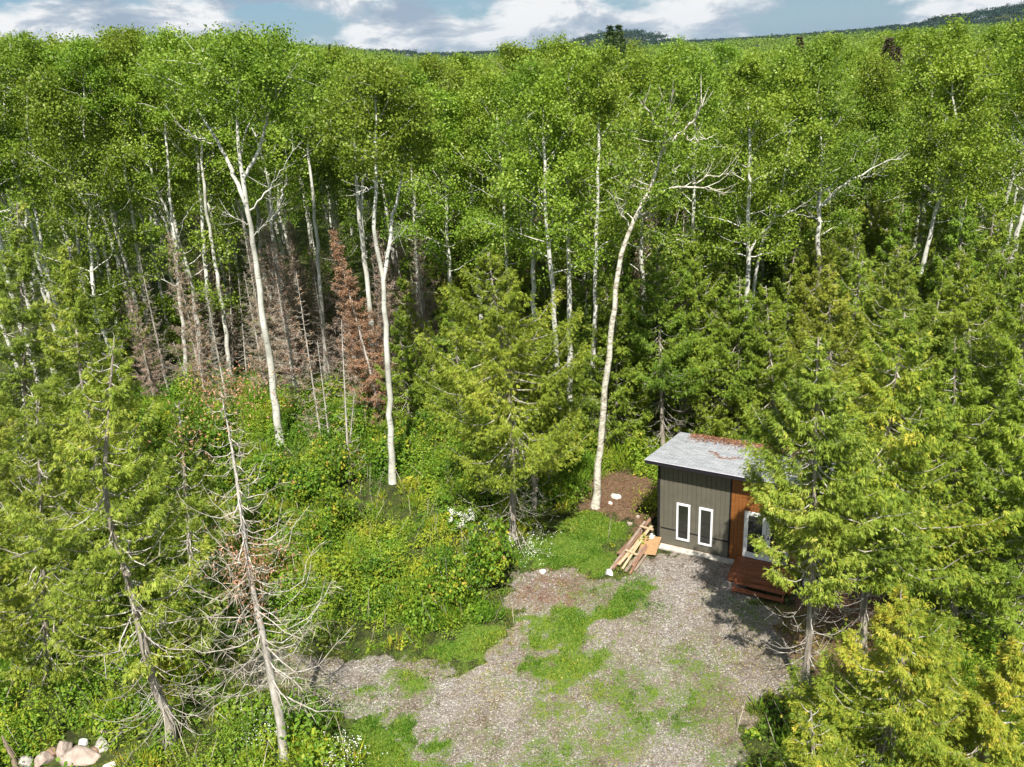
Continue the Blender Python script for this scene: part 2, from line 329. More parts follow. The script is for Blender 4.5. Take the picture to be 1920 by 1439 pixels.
# ------------------------------------------------------------------ the shed
SX, SY, SYAW = 5.72, 29.62, -0.515
def paint(name, col, rough=0.6, var=0.12):
    return simple(name, lambda nt, co: mixc(nt, 1.0, tuple(col), ramp(nt, noise(nt, co, 3.0, 5), [(0.3, 1-var), (0.7, 1+var)]), 'MULTIPLY'), rough, 0.3)
M_SIDE = paint('siding_paint', (0.118, 0.109, 0.083)); M_SIDED = paint('trim_dark', (0.012, 0.012, 0.014)); M_WHITE = paint('window_white', (0.80, 0.80, 0.80), 0.4, 0.04)
M_FASC = paint('fascia_black', (0.018, 0.016, 0.022), 0.5)
def f_wood(c0, c1, ax=(1, 1, 14)):
    return lambda nt, co: ramp(nt, noise(nt, mapping(nt, co, ax), 1.6, 6, 0.6), [(0.3, c0), (0.7, c1)])
M_CPANEL = simple('cedar_boards', f_wood((0.15, 0.05, 0.012), (0.31, 0.12, 0.03)), 0.55, 0.35)
M_DECK = simple('deck_stain', f_wood((0.13, 0.04, 0.016), (0.32, 0.115, 0.05), (1, 10, 1)), 0.55, 0.4)
M_LIGHTW = simple('fresh_lumber', f_wood((0.34, 0.24, 0.14), (0.66, 0.52, 0.34), (12, 12, 2)), 0.75, 0.2)
M_GREYW = simple('weathered_lumber', f_wood((0.17, 0.12, 0.09), (0.42, 0.33, 0.26), (12, 12, 2)), 0.85, 0.15)
M_REDW = simple('reddish_lumber', f_wood((0.15, 0.08, 0.055), (0.35, 0.21, 0.14), (12, 12, 2)), 0.8, 0.2)
M_OSB = simple('chipboard', lambda nt, co: ramp(nt, noise(nt, co, 22, 4, 0.7), [(0.3, (0.24, 0.13, 0.06)), (0.7, (0.50, 0.32, 0.17))]), 0.8, 0.2)
M_CONC = simple('concrete', lambda nt, co: ramp(nt, noise(nt, co, 6, 6), [(0.3, (0.34, 0.31, 0.27)), (0.7, (0.60, 0.57, 0.52))]), 0.9, 0.1)
def f_glass():
    m, nt, out = new_mat('window_glass'); p = nd(nt, 'ShaderNodeBsdfPrincipled'); p.inputs['Base Color'].default_value = (0.022, 0.024, 0.02, 1)
    p.inputs['Roughness'].default_value = 0.04; p.inputs['Specular IOR Level'].default_value = 0.75; nt.links.new(p.outputs[0], out.inputs[0])
    tcn = nd(nt, 'ShaderNodeTexCoord'); b = nd(nt, 'ShaderNodeBump'); b.inputs['Distance'].default_value = 0.004; nt.links.new(noise(nt, tcn.outputs['Object'], 1.1, 2), b.inputs['Height']); nt.links.new(b.outputs[0], p.inputs['Normal'])
    return m
M_GLASS = f_glass()
def f_shingle(nt, co):
    br = nd(nt, 'ShaderNodeTexBrick'); br.inputs['Scale'].default_value = 1.0; br.inputs['Brick Width'].default_value = 0.32; br.inputs['Row Height'].default_value = 0.14
    br.inputs['Mortar Size'].default_value = 0.006; br.inputs['Color1'].default_value = (0.28, 0.29, 0.31, 1); br.inputs['Color2'].default_value = (0.40, 0.41, 0.43, 1); br.inputs['Mortar'].default_value = (0.14, 0.14, 0.15, 1)
    nt.links.new(co, br.inputs['Vector'])
    return mixc(nt, 1.0, br.outputs[0], ramp(nt, noise(nt, co, 16, 5, 0.8), [(0.3, 0.68), (0.7, 1.3)]), 'MULTIPLY')
M_SHING = simple('roof_shingle', f_shingle, 0.85, 0.2)
shed = empty('shed', (SX, SY, 0), SYAW); tag(shed, 'small grey-brown shed with slanted grey shingle roof and two narrow white windows', 'shed')
WL, WD, WH, HB = 6.0, 3.6, 3.78, 3.1      # length, depth, front height, back height
L1 = 2.87
def part(name, mb, mat, parent): o = link(name, mb.build(name, mat), parent); return o
# walls: backing box with boards in front (grooves between them)
mb = MB()
def slab(mb, pts_front, y0, y1): pass
mb.box((L1/2, 0.07, 0.05+ (WH-0.05)/2), (L1, 0.10, WH-0.05))
nb = 15; bw = L1/nb
for i in range(nb):
    mb.box(((i+0.5)*bw, 0.012, 0.84+(WH-0.84)/2), (bw-0.016, 0.02, WH-0.84))
    pass
mb.box((L1/2, 0.008, 0.43), (L1-0.004, 0.024, 0.70))
# left, right and back walls with the roof slope
def prism(mb, x0, x1, y0, y1, z0, zf, zb):
    V = [[x0, y0, z0], [x1, y0, z0], [x1, y1, z0], [x0, y1, z0], [x0, y0, zf], [x1, y0, zf], [x1, y1, zb], [x0, y1, zb]]
    mb.add(V, [[0, 3, 2, 1], [4, 5, 6, 7], [0, 1, 5, 4], [1, 2, 6, 5], [2, 3, 7, 6], [3, 0, 4, 7]])
sl = (WH-HB)/WD
prism(mb, 0.0, 0.1, 0.125, WD-0.105, 0.05, WH-sl*0.12, HB+sl*0.1); prism(mb, WL-0.1, WL, 0.125, WD-0.105, 0.05, WH-sl*0.12, HB+sl*0.1)
mb.box((WL/2, WD-0.05, HB/2), (WL, 0.1, HB-0.05))
part('wall', mb, M_SIDE, shed)
mb = MB(); mb.box((L1+(WL-L1)/2+0.01, 0.075, 0.05+(WH-0.05)/2), (WL-L1-0.02, 0.10, WH-0.05))
k = 0; x = L1+0.05
while x < WL-0.05:
    if not (3.44 < x+0.07 < 5.24): mb.box((x+0.07, 0.015, WH/2), (0.132, 0.024, WH-0.12))
    else: mb.box((x+0.07, 0.015, 2.43+(WH-2.49)/2), (0.132, 0.024, WH-2.52))
    x += 0.14
part('wood_panel', mb, M_CPANEL, shed)
mb = MB(); mb.box((-0.02, 0.04, WH/2), (0.09, 0.16, WH-0.06)); mb.box((L1+0.012, 0.0, WH/2), (0.045, 0.06, WH-0.1))
mb.box((L1/2+0.03, -0.005, 0.815), (L1-0.1, 0.03, 0.042)); part('trim', mb, M_SIDED, shed)
mb = MB(); mb.box((WL/2, 0.05, 0.03), (WL+0.04, 0.14, 0.05)); part('sill_plate', mb, M_OSB, shed)
# windows
for (a, b) in ((0.74, 1.30), (1.66, 2.22)):
    z0, z1 = 0.43, 2.13; t = 0.075; w = b-a; mb = MB()
    mb.box(((a+b)/2, -0.02, z1-t/2), (w, 0.07, t)); mb.box(((a+b)/2, -0.02, z0+t/2), (w, 0.07, t))
    mb.box((a+t/2, -0.02, (z0+z1)/2), (t, 0.07, z1-z0-2*t)); mb.box((b-t/2, -0.02, (z0+z1)/2), (t, 0.07, z1-z0-2*t))
    wf = part('window', mb, M_WHITE, shed)
    mb = MB(); mb.box(((a+b)/2, -0.008, (z0+z1)/2), (w-2*t, 0.02, z1-z0-2*t)); part('pane', mb, M_GLASS, wf)
# french door
DX0, DX1, DZ0, DZ1 = 3.46, 5.18, 0.34, 2.38
for (a, b, side) in ((DX0, (DX0+DX1)/2-0.01, 1), ((DX0+DX1)/2+0.01, DX1, -1)):
    t = 0.15; mb = MB(); w = b-a
    mb.box(((a+b)/2, -0.03, DZ1-t/2), (w, 0.06, t)); mb.box(((a+b)/2, -0.03, DZ0+0.12), (w, 0.06, 0.24))
    for xx in (a+t/2, b-t/2): mb.box((xx, -0.03, (DZ0+0.24+DZ1-t)/2), (t, 0.06, DZ1-t-DZ0-0.24))
    dr = part('door', mb, M_WHITE, shed)
    mb = MB(); mb.box(((a+b)/2, -0.02, (DZ0+0.24+DZ1-t)/2), (w-2*t, 0.02, DZ1-t-DZ0-0.24)); part('pane', mb, M_GLASS, dr)
    mb = MB(); hx = b-0.07 if side > 0 else a+0.07
    mb.tube([(hx, -0.06, 1.4), (hx, -0.11, 1.4), (hx-0.1*side, -0.11, 1.4)], 0.012, 6); mb.box((hx, -0.065, 1.4), (0.05, 0.01, 0.2)); part('handle', mb, M_SIDED, dr)
# roof
OV, OF, OB = 0.42, 0.62, 0.45
zt = lambda y: WH+0.08 + (-sl)*y
def roofslab(x0, x1, y0, y1, lift, th):
    mb = MB(); V = [[x0, y0, zt(y0)+lift-th], [x1, y0, zt(y0)+lift-th], [x1, y1, zt(y1)+lift-th], [x0, y1, zt(y1)+lift-th], [x0, y0, zt(y0)+lift], [x1, y0, zt(y0)+lift], [x1, y1, zt(y1)+lift], [x0, y1, zt(y1)+lift]]
    mb.add(V, [[0, 3, 2, 1], [4, 5, 6, 7], [0, 1, 5, 4], [1, 2, 6, 5], [2, 3, 7, 6], [3, 0, 4, 7]]); return mb
rf = part('roof', roofslab(-OV, WL+OV, -OF, WD+OB, 0.19, 0.03), M_SHING, shed)
mb = roofslab(-OV+0.02, WL+OV-0.02, -OF+0.02, WD+OB-0.02, 0.155, 0.15); part('fascia', mb, M_FASC, rf)
mb = MB(); mb.box((WL/2, -OF-0.005, zt(-OF)+0.175), (WL+2*OV+0.02, 0.03, 0.018)); part('drip_edge', mb, paint('drip_metal', (0.55, 0.53, 0.6), 0.35), rf)

def SL(x, y, z=0.0):
    c, s = math.cos(SYAW), math.sin(SYAW); return np.array([SX+c*x-s*y, SY+s*x+c*y, z])
# concrete strip in front of the shed
mb = MB(); mb.box((2.55, -0.2, 0.035), (4.9, 0.34, 0.07)); o = link('concrete_strip', mb.build('concrete_strip', M_CONC)); o.location = (SX, SY, 0); o.rotation_euler = (0, 0, SYAW)
tag(o, 'pale concrete strip along the foot of the shed front wall', 'footing')
# deck with steps
deck = empty('deck', tuple(SL(3.25, -0.08)), SYAW); tag(deck, 'low reddish-brown wooden deck with steps at the shed door', 'deck')
dw, dd, dz = 2.4, 1.4, 0.33
mb = MB()
for i in range(10): mb.box((dw/2, -(i+0.5)*dd/10-0.01, dz-0.02), (dw, dd/10-0.012, 0.035))
part('deck_boards', mb, M_DECK, deck)
mb = MB(); mb.box((dw/2, -dd-0.025, dz-0.12), (dw, 0.035, 0.18)); mb.box((0.02, -dd/2, dz-0.12), (0.035, dd-0.04, 0.158)); mb.box((dw-0.02, -dd/2, dz-0.12), (0.035, dd-0.04, 0.158)); part('rim_joist', mb, M_DECK, deck)
for x in (0.10, 1.2, dw-0.1):
    mb = MB(); mb.box((x, -dd+0.06, 0.06), (0.09, 0.09, 0.12)); part('post', mb, M_DECK, deck)
for kk, (yy, zz) in enumerate(((-dd-0.20, 0.22), (-dd-0.48, 0.09))):
    mb = MB(); mb.box((1.25, yy-0.06, zz), (1.9, 0.11, 0.035)); mb.box((1.25, yy+0.06, zz), (1.9, 0.11, 0.035)); part('tread', mb, M_DECK, deck)
for x in (0.36, 2.14):
    mb = MB(); mb.box((x, -dd-0.33, 0.12), (0.04, 0.6, 0.10), rot=np.array([[1, 0, 0], [0, math.cos(0.45), -math.sin(0.45)], [0, math.sin(0.45), math.cos(0.45)]])); part('stringer', mb, M_DECK, deck)
mb = MB(); mb.box((0, 0, 0.12), (0.75, 0.35, 0.24)); o = link('stone_block', mb.build('stone_block', M_CONC)); o.location = tuple(SL(6.25, -0.55)); o.rotation_euler = (0, 0, SYAW)
bm = o.modifiers.new('bevel', 'BEVEL'); bm.width = 0.04; bm.segments = 2
tag(o, 'pale concrete block on the ground just right of the deck', 'block')

# ------------------------------------------------------------------ rocks
def rock_mesh(seed, sx, sy, sz, mat):
    r = rngf(seed); bm = bmesh.new(); bmesh.ops.create_icosphere(bm, subdivisions=4, radius=1.0)
    dirs = unit(r.normal(size=(11, 3))); off = r.uniform(0.58, 0.9, 11)
    fr = r.uniform(2, 5, (3, 3)); ph = r.uniform(0, 6, 3)
    for v in bm.verts:
        p = np.array(v.co)
        for d, o_ in zip(dirs, off):
            t = p@d
            if t > o_: p = p-d*(t-o_)*0.92
        p = p*(1+0.025*np.sin(fr[0]@p*2+ph[0])+0.018*np.sin(fr[1]@p*4+ph[1]))
        v.co = Vector(p*np.array([sx, sy, sz]))
    me = bpy.data.meshes.new('rock'); bm.to_mesh(me); bm.free(); me.materials.append(mat)
    for p in me.polygons: p.use_smooth = True
    return me
def rockmat(name, a, b):
    return simple(name, lambda nt, co: ramp(nt, noise(nt, co, 3.5, 8, 0.65), [(0.32, a), (0.68, b)]), 0.85, 0.2, lambda nt, co: (noise(nt, co, 9, 6), 0.03))
RM = dict(pink=rockmat('pink_granite', (0.27, 0.21, 0.175), (0.50, 0.41, 0.355)), grey=rockmat('grey_granite', (0.26, 0.24, 0.22), (0.50, 0.47, 0.43)), white=rockmat('white_rock', (0.5, 0.48, 0.45), (0.82, 0.8, 0.77)), brown=rockmat('brown_rock', (0.16, 0.10, 0.07), (0.33, 0.22, 0.16)))
for i, (px, py, sx, sy, sz, m, lab) in enumerate([
    (152, 1428, 0.62, 0.40, 0.34, 'pink', 'large flat pinkish boulder, biggest in the rock pile at the bottom left'),
    (84, 1430, 0.36, 0.27, 0.24, 'pink', 'pinkish boulder left of the biggest one in the bottom left rock pile'),
    (122, 1412, 0.30, 0.30, 0.30, 'pink', 'upright pinkish rock standing just behind the biggest boulder'),
    (157, 1402, 0.17, 0.17, 0.27, 'white', 'small pale white rock at the top of the bottom left rock pile'),
    (192, 1404, 0.35, 0.25, 0.26, 'grey', 'grey-tan tilted rock at the right end of the rock pile'),
    (172, 1416, 0.28, 0.2, 0.22, 'brown', 'dark reddish-brown rock wedged behind the biggest boulder'),
    (206, 1441, 0.24, 0.2, 0.15, 'white', 'pale rock at the lower right edge of the rock pile'),
    (50, 1432, 0.24, 0.2, 0.19, 'grey', 'greyish rock at the left end of the rock pile'),
    (100, 1416, 0.22, 0.2, 0.18, 'brown', 'small brown rock between the two left pinkish rocks'),
    (195, 1374, 0.14, 0.13, 0.14, 'pink', 'small lone pink stone in the leaves above the rock pile'),
    (1155, 934, 0.22, 0.30, 0.17, 'white', 'white stone on the brown dirt left of the shed, larger one'),
    (1145, 946, 0.13, 0.13, 0.10, 'white', 'small white stone on the dirt beside the larger white stone'),
    (1181, 984, 0.15, 0.12, 0.10, 'pink', 'tan stone on the dirt near the upper end of the lumber pile'),
    (1197, 971, 0.14, 0.12, 0.10, 'pink', 'tan stone in the shade line left of the shed wall'),
    (1142, 1078, 0.20, 0.17, 0.17, 'white', 'white stone at the lower end of the lumber pile'),
    (1017, 1074, 0.17, 0.14, 0.12, 'white', 'white stone at the edge of the brown bare patch'),
    (1566, 1098, 0.42, 0.34, 0.35, 'pink', 'pinkish rock lying under the cedars right of the deck'),
    (878, 1043, 0.17, 0.14, 0.11, 'white', 'pale stone in the grass below the white flowering shrub'),
    ]):
    o = link('rock', rock_mesh(100+i, sx, sy, sz, RM[m])); g = G(px, py); o.location = (g[0], g[1], sz*0.38); o.rotation_euler = (0.15*math.sin(i*3), 0.2*math.cos(i*5), i*1.3)
    tag(o, lab, 'rock', 'rocks heaped at the lower left corner' if i < 10 else None)
# white jug at the corner of the shed
mb = MB(); zz = [0, 0.02, 0.30, 0.38, 0.42, 0.43, 0.47]; rr = [0.10, 0.125, 0.125, 0.09, 0.045, 0.05, 0.05]
mb.tube([(0, 0, z) for z in zz], rr, 16, cap=True); mb.tube([(0.06, 0, 0.40), (0.13, 0, 0.38), (0.14, 0, 0.28), (0.115, 0, 0.22)], 0.013, 6)
p = SL(-0.28, -0.12); tag(link('plastic_jug', mb.build('plastic_jug', M_WHITE, True), loc=tuple(p)), 'white plastic jug standing at the left corner of the shed', 'jug')

# ------------------------------------------------------------------ lumber pile
def board(a, b, w, h, z0, z1, mat, lab, name='board', rolln=0.0, rnd=False):
    A0 = G(*a, 0.0); B0 = G(*b, 0.0); A0[2] = z0+h/2; B0[2] = z1+h/2
    L = np.linalg.norm(B0-A0); mb = MB()
    if rnd: mb.tube([(0, 0, 0), (0, 0, L*0.3), (0, 0, L*0.7), (0, 0, L)], [w/2, w/2*0.96, w/2*0.9, w/2*0.82], 10, cap=True)
    else: mb.box((0, 0, L/2), (w, h, L))
    o = link(name, mb.build(name, mat, rnd)); d = Vector(B0-A0)
    zax = d.normalized(); xax = Vector((-zax.y, zax.x, 0)).normalized(); yax = zax.cross(xax)
    Rm = Matrix((xax, yax, zax)).transposed().to_4x4() @ Matrix.Rotation(rolln, 4, 'Z'); Rm.translation = Vector(A0); o.matrix_world = Rm
    if not rnd:
        bv = o.modifiers.new('bevel', 'BEVEL'); bv.width = 0.006; bv.segments = 1
    return tag(o, lab, 'board', 'lumber piled left of the shed')
board((1218, 978), (1149, 1070), 0.16, 0.16, 0.0, 0.0, M_REDW, 'long reddish-brown post, leftmost of the lumber pile', 'log', rnd=True)
board((1225, 970), (1160, 1046), 0.19, 0.05, 0.03, 0.17, M_REDW, 'wide dark reddish plank lying over the left posts', rolln=0.3)
board((1209, 988), (1143, 1074), 0.14, 0.14, 0.16, 0.02, M_GREYW, 'long greyish-brown post along the left of the lumber pile', 'log', rnd=True)
board((1222, 996), (1160, 1064), 0.14, 0.05, 0.22, 0.10, M_LIGHTW, 'pale yellow plank on top of the lumber pile', rolln=0.1)
board((1217, 1003), (1167, 1070), 0.09, 0.05, 0.26, 0.06, M_LIGHTW, 'narrow pale board beside the pale yellow plank', rolln=-0.2)
board((1200, 999), (1225, 1006), 0.09, 0.05, 0.30, 0.30, M_LIGHTW, 'short pale board lying crosswise near the top of the pile')
board((1173, 1041), (1196, 1049), 0.09, 0.05, 0.22, 0.18, M_LIGHTW, 'short pale board lying crosswise near the middle of the pile')
board((1216, 1020), (1173, 1074), 0.10, 0.06, 0.14, 0.02, M_GREYW, 'grey board in the middle of the lumber pile, reaching the gravel', rolln=0.2)
board((1211, 1030), (1181, 1078), 0.10, 0.05, 0.10, 0.01, M_REDW, 'reddish board at the front of the lumber pile')
board((1220, 1022), (1187, 1065), 0.15, 0.04, 0.20, 0.07, M_REDW, 'wide short plank angled over the front of the pile', rolln=-0.15)
board((1214, 1040), (1190, 1072), 0.09, 0.05, 0.05, 0.01, M_GREYW, 'short grey board, rightmost of the lumber pile')
board((1205, 1010), (1177, 1050), 0.20, 0.05, 0.12, 0.08, M_OSB, 'wide orange offcut under the pale boards')
mb = MB(); mb.box((0, 0, 0), (0.75, 1.05, 0.02)); o = link('plywood_sheet', mb.build('plywood_sheet', M_OSB)); g = G(1219, 1034); o.location = (g[0], g[1]+0.1, 0.22); o.rotation_euler = (0.22, -0.12, -0.45)
tag(o, 'orange chipboard sheet lying between the lumber pile and the shed corner', 'board')

# ------------------------------------------------------------------ tree generators
def spine(P, n=24):
    """smooth resample of a polyline"""
    P = np.asarray(P, float); s = np.r_[0, np.cumsum(np.linalg.norm(np.diff(P, axis=0), axis=1))]
    t = np.linspace(0, s[-1], n); Q = np.stack([np.interp(t, s, P[:, i]) for i in range(3)], 1)
    for _ in range(2): Q[1:-1] = (Q[:-2]+2*Q[1:-1]+Q[2:])/4
    return Q
def leaves(rng, C, n, sig, size, mb, tone0, tvar=0.16, up=0.7, flat=0.65):
    """n leaves around every clump centre C"""
    k = len(C)
    if k == 0: return
    idx = np.repeat(np.arange(k), n); N = len(idx)
    sc = rng.uniform(0.5, 1.5, k)[idx][:, None]
    P = C[idx]+np.clip(rng.normal(size=(N, 3)), -1.9, 1.9)*np.array([1, 1, flat])*sig*sc
    nrm = unit(rng.normal(size=(N, 3))+np.array([0, 0, up])); d = unit(np.cross(nrm, rng.normal(size=(N, 3))))
    d[:, 2] -= 0.15; d = unit(d)
    L = size*rng.uniform(0.7, 1.3, N)
    tone = tone0+rng.normal(size=k)[idx]*0.15+0.05*np.sin(C[:, 0]*1.7)[idx]+rng.normal(size=N)*tvar
    mb.quads(P, L, L*0.8, d, nrm, np.clip(tone, 0, 1))
def aspen_parts(seed, stems, hc, rc, nl=24, leafn=50, lsize=0.125, sig=0.31, bare=(), bark=None, wob=0.04, tone0=0.48, tag_='aspen'):
    """stems: list of (polyline rel. base, r0, r1, leafy?)"""
    rng = rngf(seed); wood = MB(); br = MB(); lf = MB(); C = []
    for si, (P, r0, r1, lv) in enumerate(stems):
        Q = spine(P, 26); Q[1:-1] += rng.normal(size=(24, 3))*wob*np.array([1, 1, 0]); 
        Rr = (r1+(r0*1.12-r1)*(1-np.linspace(0, 1, 26))**0.72)*(1+0.03*rng.normal(size=26))
        if si == 0: Rr[0] *= 1.35; Rr[1] *= 1.1
        wood.tube(Q, Rr, 8 if si == 0 else 6)
        if not lv: continue
        zt_, n_ = Q[-1][2], max(6, int(nl*lv)); z0 = max(hc, Q[0][2]+0.3)
        for i in range(n_):
            t = (i+rng.uniform(0, 0.8))/n_; z = z0+(zt_-z0)*t**0.95
            j = np.argmin(abs(Q[:, 2]-z)); p0 = Q[j]; az = i*2.4+rng.uniform(-0.5, 0.5)
            L = rc*(0.5+0.6*math.sin(math.pi*min(1, t*0.85+0.18)))*rng.uniform(0.65, 1.15)*(1-0.45*t*t)
            el = math.radians(12+46*t+rng.uniform(-12, 12)); h = np.array([math.cos(az), math.sin(az), 0])
            tt = np.linspace(0, 1, 6)[:, None]
            B = p0+h*L*tt*math.cos(el)+np.array([0, 0, 1])*L*(tt*math.sin(el)+0.18*tt**2-0.05*tt**3)
            B[1:] += rng.normal(size=(5, 3))*0.05*L*0.4
            rb = max(0.018, Rr[j]*0.34)
            br.tube(B, np.linspace(rb, 0.009, 6), 4)
            for q in rng.uniform(0.42, 1.0, 3): C.append(B[0]*(0)+np.array([np.interp(q*5, np.arange(6), B[:, c]) for c in range(3)]))
            C.append(B[-1])
            for _ in range(3):
                q = rng.uniform(0.3, 0.9); b = np.array([np.interp(q*5, np.arange(6), B[:, c]) for c in range(3)])
                dv = unit(h*0.6+rng.normal(size=3)*0.6+np.array([0, 0, 0.35])); tl = L*rng.uniform(0.25, 0.5)
                T = np.array([b, b+dv*tl*0.5+np.array([0, 0, .05]), b+dv*tl]); br.tube(T, [0.014, 0.010, 0.006], 3)
                C.append(T[1]); C.append(T[2])
        for q in (0.8, 0.9, 1.0): C.append(Q[int(q*25)])
    for (P, r0) in bare:
        Q = spine(P, 14); Q[1:-1] += rng.normal(size=(12, 3))*0.05; br.tube(Q, np.linspace(r0, 0.012, 14), 5)
        for _ in range(7):
            j = rng.integers(3, 13); dv = unit(unit(Q[-1]-Q[0])+rng.normal(size=3)*0.7+np.array([0, 0, 0.3])); l = rng.uniform(0.4, 1.3)
            br.tube([Q[j], Q[j]+dv*l*0.5, Q[j]+dv*l+np.array([0, 0, 0.15])], [r0*0.35, r0*0.22, 0.006], 3)
    C = np.array(C); C = C[rng.random(len(C)) > 0.2]; C = C[(C[:, 2] > hc-0.7) & (C[:, 2] < stems[0][0][-1][2]+0.9)]
    leaves(rng, C, leafn, sig, lsize, lf, tone0)
    bark = bark or M_BARK
    return [('trunk', wood.build('trunk', bark, True)), ('branches', br.build('branches', bark, True)), ('crown', lf.build('crown', M_ASPEN))]

def sprays(rng, P, D, k, size, mb, tone0, tvar=0.15, w=0.215, spread=0.55):
    """cedar sprays: every point gets a drooping fan of k finger-like leaflets"""
    n = len(P); idx = np.repeat(np.arange(n), k); N = len(idx)
    side = unit(np.cross(D, np.array([0, 0, 1.0])+rng.normal(size=(n, 3))*0.5))
    a = np.tile(np.linspace(-1, 1, k), n)+rng.normal(size=N)*0.12
    d = unit(D[idx]+side[idx]*a[:, None]*spread*1.4+rng.normal(size=(N, 3))*0.15)
    nrm = unit(np.cross(d, side[idx])+rng.normal(size=(N, 3))*0.35)
    L = 0.86*size*rng.uniform(0.7, 1.3, n)[idx]*(1.05-0.35*abs(a))
    tone = np.clip(tone0+rng.normal(size=n)[idx]*tvar+rng.normal(size=N)*0.06, 0, 1)
    mb.quads(P[idx]+rng.normal(size=(N, 3))*0.02, L, L*w, d, nrm, tone)
DENS = 3.4
def cedar_parts(seed, h, R, hb, dens=30, mat=None, size=0.16, k=6, trunk=None, r0=0.13, thin=0.0, per_m=11, barewood=0.12, tone0=0.40, top=1.0, gap=0.21, pw=1.35, side=None):
    rng = rngf(seed); wood = MB(); br = MB(); lf = MB(); mat = mat or M_CEDAR
    T = np.array(trunk) if trunk is not None else np.array([[0, 0, 0], [0.1*rng.normal(), 0.1*rng.normal(), h*0.3], [0.2*rng.normal(), 0.2*rng.normal(), h*0.6], [0.15*rng.normal(), 0.15*rng.normal(), h]])
    Q = spine(T, 26); Rr = np.linspace(r0, 0.02, 26)*(1+0.04*rng.normal(size=26)); Rr[0] *= 1.4; wood.tube(Q, Rr, 9)
    nb = int((h-hb)*per_m)
    lob = rng.uniform(0, 6, 6); PP = []; DD = []
    for i in range(nb):
        t = ((i+rng.random())/nb)**0.92; z = hb+(h-hb)*t
        p0 = np.array([np.interp(z, Q[:, 2], Q[:, c]) for c in range(3)]); az = i*2.4+rng.uniform(-0.6, 0.6)
        prof = (1-t**pw*0.97)*(0.62+0.38*min(1, t/0.22+0.15)) if top >= 1 else (1-t**2*0.9)
        lobe = 1+0.20*math.sin(az*2+lob[0]+z*0.8)+0.15*math.sin(az*3+lob[1]-z*1.3)
        L = max(0.25, R*prof*lobe*rng.uniform(0.72, 1.12)); hv = np.array([math.cos(az), math.sin(az), 0])
        if side and z < side[1]: L *= 1-side[2]*max(0.0, math.cos(az-side[0]))
        tt = np.linspace(0, 1, 7); droop = L*rng.uniform(0.10, 0.28); rise = L*rng.uniform(0.18, 0.45)*(0.6+0.8*t)
        B = p0+hv*(L*tt)[:, None]+np.array([0, 0, 1.0])*(-droop*np.sin(tt*math.pi)*1.0+rise*tt**2.2)[:, None]
        B[1:] += rng.normal(size=(6, 3))*0.025*L
        br.tube(B, np.linspace(0.028, 0.006, 7)*(0.5+L/R*0.6), 4)
        if rng.random() < thin: 
            for _ in range(5):
                q = rng.uniform(0.2, 0.95); b = np.array([np.interp(q*6, np.arange(7), B[:, c]) for c in range(3)]); dv = unit(hv+rng.normal(size=3)*0.7); l = L*rng.uniform(0.1, 0.3)
                br.tube([b, b+dv*l*.5, b+dv*l+np.array([0, 0, 0.06])], [0.010, 0.007, 0.004], 3)
            continue
        n = int(DENS*dens*L*rng.uniform(0.75, 1.2)*(1.0+0.6*t))
        q = barewood+(1.03-barewood)*rng.random(n)**0.75
        b = np.stack([np.interp(q*6, np.arange(7), B[:, c]) for c in range(3)], 1)
        lat = np.cross(hv, [0, 0, 1.0]); off = rng.normal(size=n)*0.17*L*(1.15-q*0.75)
        # group into a few side twigs so clumps and gaps appear
        tw = np.round(off/(0.13*L+1e-6))*0.13*L; off = tw*0.75+off*0.25
        P = b+lat*off[:, None]+hv*(abs(off)*0.45)[:, None]+rng.normal(size=(n, 3))*np.array([0.05, 0.05, 0.055])*(0.6+0.4*L)
        P[:, 2] -= rng.random(n)**2*0.16
        D = unit(hv*0.75+lat*(np.sign(off)*0.45)[:, None]+np.array([0, 0, -0.55])+rng.normal(size=(n, 3))*0.38)
        PP.append(P); DD.append(D)
    PP = np.concatenate(PP); DD = np.concatenate(DD)
    # irregular gaps
    g = np.sin(PP[:, 0]*2.1+lob[2])*np.sin(PP[:, 1]*2.3+lob[3])*np.sin(PP[:, 2]*2.0+lob[4]); keep = (g < 0.22) | (rng.random(len(PP)) > gap*4)
    PP, DD = PP[keep], DD[keep]
    ton = tone0+0.16*np.sin(PP[:, 0]*1.1+lob[5])*np.sin(PP[:, 2]*0.9+lob[1])
    sprays(rng, PP, DD, k, size, lf, ton)if False else None
    idxn = len(PP); sprays(rng, PP, DD, k, size, lf, np.repeat(ton, k))
    # dead bare branches on the lower trunk
    for i in range(int(10+hb*9)):
        z = rng.uniform(max(0.6, hb*0.25), hb+1.2); p0 = np.array([np.interp(z, Q[:, 2], Q[:, c]) for c in range(3)]); az = rng.uniform(0, 6.28); L = R*rng.uniform(0.25, 0.75); hv = np.array([math.cos(az), math.sin(az), 0]); tt = np.linspace(0, 1, 6)
        B = p0+hv*(L*tt)[:, None]+np.array([0, 0, 1.0])*(-L*0.30*np.sin(tt*2.6)+0.15*L*tt**3)[:, None]
        br.tube(B, np.linspace(0.016, 0.004, 6), 3)
        for _ in range(3):
            q = rng.uniform(0.3, 0.9); b = np.array([np.interp(q*5, np.arange(6), B[:, c]) for c in range(3)]); dv = unit(hv+rng.normal(size=3)*0.8); br.tube([b, b+dv*L*0.12, b+dv*L*0.25], [0.008, 0.006, 0.003], 3)
    return [('trunk', wood.build('trunk', M_CBARK, True)), ('branches', br.build('branches', M_DEAD, True)), ('crown', lf.build('crown', mat))]
